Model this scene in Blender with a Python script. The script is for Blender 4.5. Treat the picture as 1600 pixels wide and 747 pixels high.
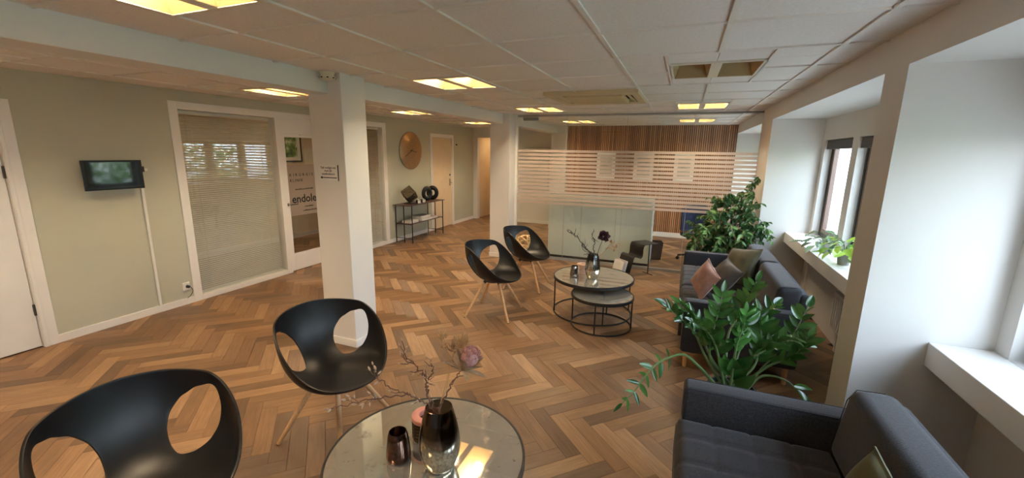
import bpy, bmesh, math, random
from mathutils import Vector, Matrix, noise as mnoise

scene = bpy.context.scene
for o in list(bpy.data.objects):
    bpy.data.objects.remove(o)
COL = scene.collection
PI = math.pi
random.seed(7)

# ------------------------------------------------------------------ camera
CAM_Z = 1.775
FPX, YAW, PITCH, ROLL = 660.65, 0.378334547, 0.202585409, 0.0156140145
cF = Vector((-math.sin(YAW) * math.cos(PITCH), math.cos(YAW) * math.cos(PITCH), -math.sin(PITCH)))
cR0 = Vector((math.cos(YAW), math.sin(YAW), 0))
cU0 = cR0.cross(cF)
cR = math.cos(ROLL) * cR0 + math.sin(ROLL) * cU0
cU = -math.sin(ROLL) * cR0 + math.cos(ROLL) * cU0
cam = bpy.data.cameras.new('camera')
cam.sensor_fit = 'HORIZONTAL'; cam.sensor_width = 36.0
cam.lens = 36.0 * FPX / 1600.0
cam.clip_start = 0.05; cam.clip_end = 200
camo = bpy.data.objects.new('camera', cam); COL.objects.link(camo)
camo.matrix_world = Matrix(((cR.x, cU.x, -cF.x, 0), (cR.y, cU.y, -cF.y, 0), (cR.z, cU.z, -cF.z, CAM_Z), (0, 0, 0, 1)))
scene.camera = camo

def project(p):
    d = Vector(p) - Vector((0, 0, CAM_Z))
    w = d.dot(cF)
    if w < 0.05:
        return None
    return (800 + FPX * d.dot(cR) / w, 373.5 - FPX * d.dot(cU) / w, w)

# ------------------------------------------------------------------ world, exposure, daylight portals
WORLD_STRENGTH = 8.0
LAMP_STRENGTH = 88.0
EXPOSURE = 1.05
world = bpy.data.worlds.new('overcast_sky'); scene.world = world; world.use_nodes = True
wn = world.node_tree.nodes; wn.clear(); wl = world.node_tree.links
w_out = wn.new('ShaderNodeOutputWorld'); w_bg = wn.new('ShaderNodeBackground')
w_tc = wn.new('ShaderNodeTexCoord'); w_sep = wn.new('ShaderNodeSeparateXYZ'); w_ramp = wn.new('ShaderNodeValToRGB')
w_ramp.color_ramp.elements[0].position = 0.45; w_ramp.color_ramp.elements[0].color = (0.80, 0.86, 0.92, 1)
w_ramp.color_ramp.elements[1].position = 0.75; w_ramp.color_ramp.elements[1].color = (0.66, 0.80, 1.0, 1)
w_map = wn.new('ShaderNodeMapRange'); w_map.inputs[1].default_value = -1; w_map.inputs[2].default_value = 1
wl.new(w_tc.outputs['Generated'], w_sep.inputs[0]); wl.new(w_sep.outputs[2], w_map.inputs[0])
wl.new(w_map.outputs[0], w_ramp.inputs[0]); wl.new(w_ramp.outputs[0], w_bg.inputs[0])
w_bg.inputs[1].default_value = WORLD_STRENGTH; wl.new(w_bg.outputs[0], w_out.inputs[0])
scene.view_settings.view_transform = 'Standard'; scene.view_settings.look = 'None'
scene.view_settings.gamma = 1.0; scene.view_settings.use_curve_mapping = False
scene.view_settings.exposure = EXPOSURE
scene.cycles.use_denoising = True
scene.cycles.max_bounces = 10; scene.cycles.diffuse_bounces = 6; scene.cycles.glossy_bounces = 5
scene.cycles.transmission_bounces = 8; scene.cycles.transparent_max_bounces = 24
scene.cycles.caustics_reflective = False; scene.cycles.caustics_refractive = False
scene.cycles.sample_clamp_indirect = 6.0

def portal(x, y0, y1, z0, z1):
    l = bpy.data.lights.new('window_portal', 'AREA'); l.shape = 'RECTANGLE'
    l.size = z1 - z0; l.size_y = y1 - y0
    l.cycles.is_portal = True
    o = bpy.data.objects.new('window_portal', l); COL.objects.link(o)
    o.location = (x, (y0 + y1) / 2, (z0 + z1) / 2)
    o.rotation_euler = (0, PI / 2, 0)

# ------------------------------------------------------------------ helpers
def lin(c):
    return tuple(((v / 255) / 12.92 if v / 255 <= 0.04045 else ((v / 255 + 0.055) / 1.055) ** 2.4) for v in c)

class N:
    """small node-tree helper"""
    def __init__(s, name):
        s.m = bpy.data.materials.new(name); s.m.use_nodes = True
        s.t = s.m.node_tree; s.t.nodes.clear()
        s.out = s.t.nodes.new('ShaderNodeOutputMaterial')
    def n(s, kind, **kw):
        x = s.t.nodes.new('ShaderNode' + kind)
        for k, v in kw.items():
            setattr(x, k, v)
        return x
    def l(s, a, b):
        s.t.links.new(a, b)
    def ramp(s, fac, stops):
        r = s.n('ValToRGB'); e = r.color_ramp.elements
        while len(e) < len(stops): e.new(0.5)
        for el, (p, c) in zip(e, stops):
            el.position = p; el.color = (*c, 1)
        s.l(fac, r.inputs[0]); return r.outputs[0]

def mat(name, rgb, rough=0.6, metal=0.0, var=0.06, scale=6.0, bump=0.0, bscale=80.0, spec=0.5, sheen=0.0, coat=0.0, stretch=None):
    k = N(name); p = k.n('BsdfPrincipled'); k.l(p.outputs[0], k.out.inputs[0])
    c = lin(rgb)
    tc = k.n('TexCoord'); src = tc.outputs['Object']
    if stretch:
        mp = k.n('Mapping'); mp.inputs['Scale'].default_value = stretch; k.l(src, mp.inputs[0]); src = mp.outputs[0]
    nz = k.n('TexNoise'); nz.inputs['Scale'].default_value = scale; nz.inputs['Detail'].default_value = 5
    k.l(src, nz.inputs['Vector'])
    lo = tuple(max(0, v * (1 - var)) for v in c); hi = tuple(min(1, v * (1 + var)) for v in c)
    k.l(k.ramp(nz.outputs[0], [(0.3, lo), (0.7, hi)]), p.inputs['Base Color'])
    p.inputs['Roughness'].default_value = rough; p.inputs['Metallic'].default_value = metal
    p.inputs['Specular IOR Level'].default_value = spec
    if sheen: p.inputs['Sheen Weight'].default_value = sheen; p.inputs['Sheen Roughness'].default_value = 0.4
    if coat: p.inputs['Coat Weight'].default_value = coat; p.inputs['Coat Roughness'].default_value = 0.1
    if bump:
        b2 = k.n('TexNoise'); b2.inputs['Scale'].default_value = bscale; b2.inputs['Detail'].default_value = 3
        k.l(src, b2.inputs['Vector'])
        bp = k.n('Bump'); bp.inputs['Strength'].default_value = bump; bp.inputs['Distance'].default_value = 0.004
        k.l(b2.outputs[0], bp.inputs['Height']); k.l(bp.outputs[0], p.inputs['Normal'])
    return k.m

def emit_mat(name, rgb, strength):
    k = N(name); e = k.n('Emission'); e.inputs[0].default_value = (*rgb, 1); e.inputs[1].default_value = strength
    k.l(e.outputs[0], k.out.inputs[0]); return k.m

def fresnel(k, ior):
    f = k.n('Fresnel'); ge = k.n('NewGeometry'); mr = k.n('MapRange')
    mr.inputs[3].default_value = ior; mr.inputs[4].default_value = 1.0 / ior
    k.l(ge.outputs['Backfacing'], mr.inputs[0]); k.l(mr.outputs[0], f.inputs[0]); return f

def glass_mat(name, tint=(0.97, 0.985, 0.98), ior=1.5, gain=1.0):
    k = N(name); t = k.n('BsdfTransparent'); t.inputs[0].default_value = (*tint, 1)
    g = k.n('BsdfGlossy'); g.inputs['Roughness'].default_value = 0.01
    f = fresnel(k, ior)
    mu = k.n('Math', operation='MULTIPLY'); mu.inputs[1].default_value = gain; mu.use_clamp = True
    k.l(f.outputs[0], mu.inputs[0])
    x = k.n('MixShader'); k.l(mu.outputs[0], x.inputs[0]); k.l(t.outputs[0], x.inputs[1]); k.l(g.outputs[0], x.inputs[2])
    k.l(x.outputs[0], k.out.inputs[0]); return k.m

def film_mat(name, rgb, opacity):
    k = N(name); t = k.n('BsdfTransparent'); d = k.n('BsdfDiffuse'); tr = k.n('BsdfTranslucent')
    d.inputs[0].default_value = (*lin(rgb), 1); tr.inputs[0].default_value = (*lin(rgb), 1)
    a = k.n('MixShader'); a.inputs[0].default_value = 0.5; k.l(d.outputs[0], a.inputs[1]); k.l(tr.outputs[0], a.inputs[2])
    x = k.n('MixShader'); x.inputs[0].default_value = opacity
    k.l(t.outputs[0], x.inputs[1]); k.l(a.outputs[0], x.inputs[2]); k.l(x.outputs[0], k.out.inputs[0]); return k.m

def leaf_mat(name, dark, light, rough=0.3, trans=0.25, vein=None):
    k = N(name); p = k.n('BsdfPrincipled'); tr = k.n('BsdfTranslucent')
    oi = k.n('ObjectInfo'); tc = k.n('TexCoord'); nz = k.n('TexNoise'); nz.inputs['Scale'].default_value = 25
    k.l(tc.outputs['Object'], nz.inputs['Vector'])
    ad = k.n('Math', operation='MULTIPLY_ADD'); ad.inputs[1].default_value = 0.35; k.l(nz.outputs[0], ad.inputs[0])
    sc = k.n('Math', operation='MULTIPLY'); sc.inputs[1].default_value = 0.7; k.l(oi.outputs['Random'], sc.inputs[0]); k.l(sc.outputs[0], ad.inputs[2])
    col = k.ramp(ad.outputs[0], [(0.1, lin(dark)), (0.9, lin(light))])
    if vein:
        wv = k.n('TexWave'); wv.inputs['Scale'].default_value = 22; wv.inputs['Distortion'].default_value = 1.5
        k.l(tc.outputs['Object'], wv.inputs['Vector'])
        mx = k.n('MixRGB'); k.l(k.ramp(wv.outputs['Fac'], [(0.55, (0, 0, 0)), (0.75, (1, 1, 1))]), mx.inputs[0])
        k.l(col, mx.inputs[1]); mx.inputs[2].default_value = (*lin(vein), 1); col = mx.outputs[0]
    k.l(col, p.inputs['Base Color']); k.l(col, tr.inputs[0])
    p.inputs['Roughness'].default_value = rough
    x = k.n('MixShader'); x.inputs[0].default_value = trans
    k.l(p.outputs[0], x.inputs[1]); k.l(tr.outputs[0], x.inputs[2]); k.l(x.outputs[0], k.out.inputs[0]); return k.m

class MB:
    """collects shapes into one mesh"""
    def __init__(s): s.v = []; s.f = []
    def quad(s, *p):
        b = len(s.v); s.v += [tuple(q) for q in p]; s.f.append(tuple(range(b, b + len(p)))); return s
    def box(s, x0, x1, y0, y1, z0, z1):
        b = len(s.v)
        s.v += [(x0, y0, z0), (x1, y0, z0), (x1, y1, z0), (x0, y1, z0), (x0, y0, z1), (x1, y0, z1), (x1, y1, z1), (x0, y1, z1)]
        s.f += [tuple(b + i for i in q) for q in ((0, 3, 2, 1), (4, 5, 6, 7), (0, 1, 5, 4), (1, 2, 6, 5), (2, 3, 7, 6), (3, 0, 4, 7))]
        return s
    def tube(s, path, r, n=8, cap=True, close=False):
        P = [Vector(p) for p in path]; m = len(P)
        R = r if isinstance(r, (list, tuple)) else [r] * m
        up = None; rings = []
        for i, p in enumerate(P):
            if close: t = P[(i + 1) % m] - P[i - 1]
            else: t = P[min(i + 1, m - 1)] - P[max(i - 1, 0)]
            if t.length < 1e-9: t = Vector((0, 0, 1))
            t.normalize()
            if up is None:
                up = Vector((0, 0, 1)) if abs(t.z) < 0.9 else Vector((1, 0, 0))
            a = up - t * up.dot(t)
            if a.length < 1e-6: a = t.orthogonal()
            a.normalize(); c = t.cross(a); up = a
            b = len(s.v); rings.append(b)
            for k in range(n):
                q = p + R[i] * (math.cos(2 * PI * k / n) * a + math.sin(2 * PI * k / n) * c); s.v.append(tuple(q))
        for i in range(m if close else m - 1):
            a, c = rings[i], rings[(i + 1) % m]
            for k in range(n):
                s.f.append((a + k, a + (k + 1) % n, c + (k + 1) % n, c + k))
        if cap and not close:
            s.f.append(tuple(rings[0] + k for k in reversed(range(n)))); s.f.append(tuple(rings[-1] + k for k in range(n)))
        return s
    def lathe(s, prof, n=32, c=(0, 0, 0), cap=True):
        b = len(s.v)
        for r, z in prof:
            for k in range(n):
                a = 2 * PI * k / n; s.v.append((c[0] + r * math.cos(a), c[1] + r * math.sin(a), c[2] + z))
        for i in range(len(prof) - 1):
            for k in range(n):
                p, q = b + i * n, b + (i + 1) * n
                s.f.append((p + k, p + (k + 1) % n, q + (k + 1) % n, q + k))
        if cap:
            s.f.append(tuple(b + k for k in reversed(range(n)))); e = b + (len(prof) - 1) * n; s.f.append(tuple(e + k for k in range(n)))
        return s
    def ring(s, c, r, t, n=48, m=8):
        return s.tube([(c[0] + r * math.cos(2 * PI * k / n), c[1] + r * math.sin(2 * PI * k / n), c[2]) for k in range(n)], t, m, close=True)
    def grid(s, nu, nv, fn):
        b = len(s.v)
        for i in range(nu + 1):
            for j in range(nv + 1): s.v.append(tuple(fn(i / nu, j / nv)))
        for i in range(nu):
            for j in range(nv):
                a = b + i * (nv + 1) + j; s.f.append((a, a + nv + 1, a + nv + 2, a + 1))
        return s
    def xf(s, M):
        s.v = [tuple(M @ Vector(p)) for p in s.v]; return s
    def mesh(s, name, m, smooth=False, bevel=0.0, seg=2, weld=False, ang=40):
        me = bpy.data.meshes.new(name); me.from_pydata(s.v, [], s.f)
        if bevel or weld:
            bm = bmesh.new(); bm.from_mesh(me)
            if weld: bmesh.ops.remove_doubles(bm, verts=bm.verts, dist=1e-5)
            if bevel:
                bmesh.ops.recalc_face_normals(bm, faces=bm.faces)
                es = [e for e in bm.edges if len(e.link_faces) == 2 and e.calc_face_angle(0) > 0.6]
                bmesh.ops.bevel(bm, geom=es, offset=bevel, segments=seg, profile=0.5, affect='EDGES', clamp_overlap=True)
            bm.to_mesh(me); bm.free()
        if m is not None: me.materials.append(m)
        if smooth:
            me.polygons.foreach_set('use_smooth', [True] * len(me.polygons)); me.set_sharp_from_angle(angle=math.radians(ang))
        me.update(); return me
    def build(s, name, m, parent=None, smooth=False, bevel=0.0, seg=2, weld=False, ang=40):
        return link(name, s.mesh(name, m, smooth, bevel, seg, weld, ang), parent)

def link(name, me, parent=None, loc=None, rot=None):
    o = bpy.data.objects.new(name, me); COL.objects.link(o)
    if parent is not None: o.parent = parent
    if loc is not None: o.location = loc
    if rot is not None: o.rotation_euler = rot
    return o
def tag(o, label, cat, group=None, kind=None):
    o['label'] = label; o['category'] = cat
    if group: o['group'] = group
    if kind: o['kind'] = kind
    return o
def thing(name, label, cat, loc=(0, 0, 0), rz=0.0, group=None):
    o = bpy.data.objects.new(name, None); COL.objects.link(o); o.location = loc; o.rotation_euler = (0, 0, rz)
    o.empty_display_size = 0.1
    return tag(o, label, cat, group)
def struct(o, label=None):
    o['kind'] = 'structure'
    if label: o['label'] = label
    return o
def semp(name, label=None, loc=(0, 0, 0)):
    o = bpy.data.objects.new(name, None); COL.objects.link(o); o.location = loc; o.empty_display_size = 0.1
    return struct(o, label)
def part(o, label): o['label'] = label; return o
def text_mesh(txt, size, m, name='lettering', spacing=1.0, align='LEFT', bold=0.0, depth=0.0008):
    cu = bpy.data.curves.new(name, 'FONT'); cu.body = txt; cu.size = size; cu.space_character = spacing
    cu.align_x = align; cu.extrude = depth; cu.offset = bold; cu.resolution_u = 2
    ob = bpy.data.objects.new(name, cu); COL.objects.link(ob)
    bpy.context.view_layer.update()
    me = bpy.data.meshes.new_from_object(ob.evaluated_get(bpy.context.evaluated_depsgraph_get()))
    bpy.data.objects.remove(ob); bpy.data.curves.remove(cu)
    me.materials.clear(); me.materials.append(m); return me
def bez(pts, n=16):
    """Catmull-Rom through points"""
    P = [Vector(p) for p in pts]; P = [2 * P[0] - P[1]] + P + [2 * P[-1] - P[-2]]
    out = []
    for i in range(1, len(P) - 2):
        for k in range(n):
            t = k / n
            out.append(0.5 * ((2 * P[i]) + (P[i + 1] - P[i - 1]) * t + (2 * P[i - 1] - 5 * P[i] + 4 * P[i + 1] - P[i + 2]) * t * t + (3 * P[i] - P[i - 1] - 3 * P[i + 1] + P[i + 2]) * t ** 3))
    out.append(P[-2]); return out

# ------------------------------------------------------------------ materials
M_white = mat('white_paint', (219, 216, 211), 0.55, var=0.025, scale=2.0, bump=0.05, bscale=300)
M_trim = mat('white_trim_paint', (232, 228, 222), 0.35, var=0.02)
M_sage = mat('sage_wall_paint', (188, 187, 168), 0.7, var=0.04, scale=1.5, bump=0.12, bscale=250)
M_warmwall = mat('cream_wall_paint', (222, 200, 168), 0.7, var=0.03)
M_tile = mat('ceiling_tile_board', (230, 226, 222), 0.9, var=0.05, scale=60, bump=0.15, bscale=500)
M_tee = mat('ceiling_grid_metal', (226, 221, 214), 0.5, var=0.02)
M_slab = mat('ceiling_void', (150, 146, 140), 0.9)
M_black = mat('black_metal', (26, 25, 26), 0.45, var=0.05)
M_blackpl = mat('black_shell_plastic', (12, 13, 16), 0.40, var=0.05, spec=0.42)
M_beech = mat('beech_wood', (205, 160, 112), 0.45, var=0.12, scale=8, stretch=(8, 8, 1.2))
M_sofa = mat('charcoal_wool', (58, 57, 60), 0.95, var=0.35, scale=160, bump=0.5, bscale=420, sheen=0.25, spec=0.2)
M_sofaseam = mat('charcoal_piping', (38, 38, 42), 0.9)
M_pink = mat('blush_velvet', (188, 146, 132), 0.75, var=0.14, scale=18, sheen=0.6, bump=0.15, bscale=60)
M_olive = mat('olive_velvet', (86, 84, 50), 0.7, var=0.2, scale=14, sheen=0.2, bump=0.1, bscale=40)
M_taupe = mat('taupe_velvet', (72, 64, 54), 0.7, var=0.18, scale=14, sheen=0.2, bump=0.1, bscale=40)
M_green = mat('moss_velvet', (82, 78, 54), 0.7, var=0.2, scale=14, sheen=0.2, bump=0.1, bscale=40)
M_stripe = mat('pale_cushion_stripe', (205, 198, 180), 0.85)
M_gold = mat('brushed_brass', (172, 146, 116), 0.35, metal=0.85, var=0.15, scale=5, stretch=(1, 3, 14))
M_chrome = mat('chrome', (200, 200, 200), 0.15, metal=1.0)
M_darkwood = mat('dark_brown_frame', (84, 62, 54), 0.4, var=0.06)
M_boxdark = mat('dark_blind_housing', (58, 54, 52), 0.5)
M_brownwin = mat('brown_window_frame', (122, 98, 88), 0.35)
M_glass = glass_mat('clear_glass', gain=1.4)
M_pglass = glass_mat('partition_glass', (0.93, 0.955, 0.945), 1.5, 1.3)
M_wglass = glass_mat('window_glass', (0.95, 0.97, 0.97))
M_film = film_mat('frosted_film', (222, 208, 198), 0.72)
M_film2 = film_mat('frosted_sign_film', (196, 182, 168), 0.88)
M_blind = mat('blind_slat_white', (226, 222, 212), 0.4, var=0.03)
M_screen = mat('screen_glass', (8, 9, 10), 0.05, spec=0.6)
M_tvsil = mat('silver_plastic', (165, 165, 165), 0.35, metal=0.3)
M_ink = mat('black_ink', (22, 20, 20), 0.6)
M_ac = mat('yellowed_ac_plastic', (206, 190, 150), 0.45, var=0.04)
M_dark = mat('dark_void', (14, 14, 14), 0.8)
M_ivory = mat('ivory_plastic', (222, 214, 194), 0.4)
M_lampwhite = mat('lamp_reflector_white', (222, 216, 200), 0.4, var=0.02)
M_lit = emit_mat('lamp_lit_tube', (1.0, 0.79, 0.52), LAMP_STRENGTH)
M_lit2 = emit_mat('downlight_diffuser', (1.0, 0.72, 0.40), LAMP_STRENGTH * 0.45)
M_reflector = mat('beige_reflector', (170, 146, 104), 0.5, var=0.03)
M_side = mat('white_gloss_laminate', (234, 238, 230), 0.15, var=0.02)
M_navy = mat('navy_fabric', (30, 36, 66), 0.85, var=0.2, scale=60)
M_basket = mat('dark_wicker', (66, 52, 48), 0.8, var=0.3, scale=60, bump=0.5, bscale=60)
M_paper = mat('paper_white', (226, 222, 214), 0.8)
M_paper2 = mat('paper_grey', (176, 176, 178), 0.7)
M_paper3 = mat('paper_mauve', (196, 176, 170), 0.7)
M_rattan = mat('rattan_twig', (214, 182, 136), 0.7, var=0.2)
M_twig = mat('brown_twig', (92, 66, 56), 0.8, var=0.3, scale=60)
M_twigd = mat('dark_twig', (58, 46, 42), 0.8, var=0.3, scale=60)
M_drystem = mat('dry_straw', (178, 142, 100), 0.85, var=0.2)
M_bud = mat('pale_bud', (168, 144, 124), 0.8, var=0.2, scale=40)
M_dryleaf = mat('dry_protea_bract', (152, 126, 98), 0.8, var=0.25, scale=30)
M_protea = mat('dusty_pink_bloom', (176, 128, 122), 0.85, var=0.3, scale=80)
M_peony = mat('burgundy_petal', (62, 24, 36), 0.7, var=0.35, scale=30)
M_candle = mat('rose_wax', (196, 132, 120), 0.55, var=0.04)
M_candle2 = mat('pale_wax', (206, 172, 150), 0.6, var=0.04)
M_hole = mat('candle_well', (70, 46, 42), 0.7)
M_ribbed = mat('brown_ribbed_glass', (60, 46, 30), 0.15, metal=0.6)
M_pot = mat('grey_ceramic', (140, 136, 130), 0.6)
M_potd = mat('charcoal_planter', (44, 44, 46), 0.6)
M_soil = mat('potting_soil', (42, 32, 26), 0.95, var=0.3, scale=60, bump=0.6)
M_zz = leaf_mat('zz_leaf', (32, 72, 28), (86, 136, 64), 0.22, 0.15)
M_zzstem = mat('zz_stem', (98, 124, 74), 0.45, var=0.1)
M_ficus = leaf_mat('ficus_leaf', (52, 92, 50), (124, 166, 96), 0.3, 0.35)
M_bark = mat('ficus_bark', (150, 132, 108), 0.85, var=0.2, scale=30)
M_cala = leaf_mat('calathea_leaf', (30, 70, 40), (92, 128, 84), 0.35, 0.2, vein=(176, 196, 160))
M_pothos = leaf_mat('pothos_leaf', (92, 140, 40), (178, 208, 84), 0.3, 0.35)
M_hedge = leaf_mat('hedge_leaf', (48, 86, 36), (150, 186, 90), 0.4, 0.4)
M_bounce_ground = mat('pale_bounce_ground', (196, 192, 184), 0.9, var=0.15, scale=3)  # invented pale ground, bounces daylight up to the ceiling
M_facade = mat('pale_facade', (214, 212, 206), 0.8)

def slat_wood():
    k = N('slat_oak'); p = k.n('BsdfPrincipled'); k.l(p.outputs[0], k.out.inputs[0])
    g = k.n('NewGeometry'); tc = k.n('TexCoord'); mp = k.n('Mapping'); mp.inputs['Scale'].default_value = (30, 30, 3)
    nz = k.n('TexNoise'); nz.inputs['Scale'].default_value = 2; k.l(tc.outputs['Object'], mp.inputs[0]); k.l(mp.outputs[0], nz.inputs['Vector'])
    m = k.n('Math', operation='MULTIPLY_ADD'); m.inputs[1].default_value = 0.5
    h = k.n('Math', operation='MULTIPLY'); h.inputs[1].default_value = 0.5; k.l(g.outputs['Random Per Island'], h.inputs[0])
    k.l(nz.outputs[0], m.inputs[0]); k.l(h.outputs[0], m.inputs[2])
    k.l(k.ramp(m.outputs[0], [(0.2, lin((152, 100, 66))), (0.8, lin((214, 160, 116)))]), p.inputs['Base Color'])
    p.inputs['Roughness'].default_value = 0.5; return k.m
M_slatwood = slat_wood()

def plank_material():
    k = N('oak_plank'); p = k.n('BsdfPrincipled'); k.l(p.outputs[0], k.out.inputs[0])
    uv = k.n('UVMap'); uv.uv_map = 'UVMap'
    at = k.n('Attribute'); at.attribute_name = 'rnd'; oi = k.n('ObjectInfo')
    ad = k.n('Math', operation='ADD'); k.l(at.outputs['Fac'], ad.inputs[0]); k.l(oi.outputs['Random'], ad.inputs[1])
    fr = k.n('Math', operation='FRACT'); k.l(ad.outputs[0], fr.inputs[0])
    off = k.n('Math', operation='MULTIPLY'); off.inputs[1].default_value = 37.0; k.l(fr.outputs[0], off.inputs[0])
    cmb = k.n('CombineXYZ'); k.l(off.outputs[0], cmb.inputs[0]); k.l(off.outputs[0], cmb.inputs[1])
    va = k.n('VectorMath', operation='ADD'); k.l(uv.outputs[0], va.inputs[0]); k.l(cmb.outputs[0], va.inputs[1])
    mp = k.n('Mapping'); mp.inputs['Scale'].default_value = (3.0, 55.0, 1); k.l(va.outputs[0], mp.inputs[0])
    g1 = k.n('TexNoise'); g1.inputs['Scale'].default_value = 1.6; g1.inputs['Detail'].default_value = 6; g1.inputs['Distortion'].default_value = 0.4
    k.l(mp.outputs[0], g1.inputs['Vector'])
    mp2 = k.n('Mapping'); mp2.inputs['Scale'].default_value = (4.0, 14.0, 1); k.l(va.outputs[0], mp2.inputs[0])
    g2 = k.n('TexNoise'); g2.inputs['Scale'].default_value = 1.2; g2.inputs['Detail'].default_value = 3; k.l(mp2.outputs[0], g2.inputs['Vector'])
    tone = k.ramp(fr.outputs[0], [(0.0, lin((100, 76, 56))), (0.35, lin((126, 96, 69))), (0.7, lin((142, 109, 78))), (1.0, lin((166, 132, 98)))])
    m1 = k.n('MixRGB', blend_type='MULTIPLY'); m1.inputs[0].default_value = 1.0
    k.l(tone, m1.inputs[1]); k.l(k.ramp(g1.outputs[0], [(0.25, (0.72, 0.70, 0.66)), (0.75, (1.08, 1.08, 1.08))]), m1.inputs[2])
    m2 = k.n('MixRGB', blend_type='MULTIPLY'); m2.inputs[0].default_value = 1.0
    k.l(m1.outputs[0], m2.inputs[1]); k.l(k.ramp(g2.outputs[0], [(0.3, (0.86, 0.85, 0.84)), (0.7, (1.06, 1.06, 1.06))]), m2.inputs[2])
    k.l(m2.outputs[0], p.inputs['Base Color'])
    p.inputs['Roughness'].default_value = 0.42; p.inputs['Specular IOR Level'].default_value = 0.45
    p.inputs['Anisotropic'].default_value = 0.8
    tn = k.n('Tangent', direction_type='UV_MAP'); tn.uv_map = 'UVMap'; k.l(tn.outputs[0], p.inputs['Tangent'])
    bp = k.n('Bump'); bp.inputs['Strength'].default_value = 0.12; bp.inputs['Distance'].default_value = 0.002
    k.l(g1.outputs[0], bp.inputs['Height']); k.l(bp.outputs[0], p.inputs['Normal'])
    return k.m
M_plank = plank_material()

def mirror_top():
    k = N('antique_mirror'); p = k.n('BsdfPrincipled'); k.l(p.outputs[0], k.out.inputs[0])
    tc = k.n('TexCoord'); n1 = k.n('TexNoise'); n1.inputs['Scale'].default_value = 5; n1.inputs['Detail'].default_value = 8; n1.inputs['Roughness'].default_value = 0.7
    k.l(tc.outputs['Object'], n1.inputs['Vector'])
    n2 = k.n('TexNoise'); n2.inputs['Scale'].default_value = 28; n2.inputs['Detail'].default_value = 6; k.l(tc.outputs['Object'], n2.inputs['Vector'])
    c1 = k.ramp(n1.outputs[0], [(0.28, lin((130, 118, 100))), (0.40, lin((202, 198, 186))), (0.8, lin((222, 217, 200)))])
    mx = k.n('MixRGB', blend_type='MULTIPLY'); mx.inputs[0].default_value = 1
    k.l(c1, mx.inputs[1]); k.l(k.ramp(n2.outputs[0], [(0.25, (0.42, 0.38, 0.34)), (0.34, (1, 1, 1))]), mx.inputs[2])
    k.l(mx.outputs[0], p.inputs['Base Color']); p.inputs['Metallic'].default_value = 0.75
    k.l(k.ramp(n1.outputs[0], [(0.28, (0.3, 0.3, 0.3)), (0.45, (0.035, 0.035, 0.035))]), p.inputs['Roughness'])
    return k.m
M_mirror = mirror_top()

def vase_mat(name, split, dark):
    k = N(name); tc = k.n('TexCoord'); sp = k.n('SeparateXYZ'); k.l(tc.outputs['Object'], sp.inputs[0])
    mr = k.n('MapRange'); mr.inputs[1].default_value = split - 0.05; mr.inputs[2].default_value = split + 0.05
    k.l(sp.outputs[2], mr.inputs[0])
    nz = k.n('TexNoise'); nz.inputs['Scale'].default_value = 90; k.l(tc.outputs['Object'], nz.inputs['Vector'])
    p = k.n('BsdfPrincipled'); p.inputs['Metallic'].default_value = 1
    k.l(k.ramp(nz.outputs[0], [(0.3, lin((186, 178, 162))), (0.7, lin((236, 230, 218)))]), p.inputs['Base Color']); p.inputs['Roughness'].default_value = 0.16
    t = k.n('BsdfTransparent'); t.inputs[0].default_value = (*dark, 1)
    g = k.n('BsdfGlossy'); g.inputs['Roughness'].default_value = 0.03; f = fresnel(k, 1.6)
    gx = k.n('MixShader'); k.l(f.outputs[0], gx.inputs[0]); k.l(t.outputs[0], gx.inputs[1]); k.l(g.outputs[0], gx.inputs[2])
    x = k.n('MixShader'); k.l(mr.outputs[0], x.inputs[0]); k.l(p.outputs[0], x.inputs[1]); k.l(gx.outputs[0], x.inputs[2])
    k.l(x.outputs[0], k.out.inputs[0]); return k.m
M_vase = vase_mat('smoked_silver_glass', 0.14, (0.34, 0.31, 0.27))
M_vase2 = vase_mat('smoked_silver_glass_far', 0.17, (0.5, 0.48, 0.47))
M_votive = mat('mercury_bronze_glass', (96, 74, 66), 0.12, metal=0.95, var=0.35, scale=70)
M_votive2 = mat('mercury_silver_glass', (150, 142, 138), 0.12, metal=0.95, var=0.3, scale=60)

def picture_mat(name, stops, scale=4.0):
    k = N(name); p = k.n('BsdfPrincipled'); tc = k.n('TexCoord'); nz = k.n('TexNoise'); nz.inputs['Scale'].default_value = scale; nz.inputs['Detail'].default_value = 8
    k.l(tc.outputs['Object'], nz.inputs['Vector']); k.l(k.ramp(nz.outputs[0], stops), p.inputs['Base Color'])
    p.inputs['Roughness'].default_value = 0.3; k.l(p.outputs[0], k.out.inputs[0]); return k.m
M_picreflection = picture_mat('painted_green_reflection', [(0.35, lin((40, 70, 30))), (0.5, lin((110, 150, 70))), (0.65, lin((220, 226, 214)))], 9)  # reflection of window greenery, painted in as green noise
M_picgrey = picture_mat('pale_grey_print', [(0.3, lin((150, 140, 132))), (0.7, lin((206, 198, 190)))], 5)

# ================================================================== STRUCTURE
XL, XR, XW = -5.18, 0.942, 1.485       # left wall face, pier faces, window wall face
CZ = 2.375
YB, YF = -2.6, 10.16                   # behind the camera, far wall
PY = 6.75                              # glass partition

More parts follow.
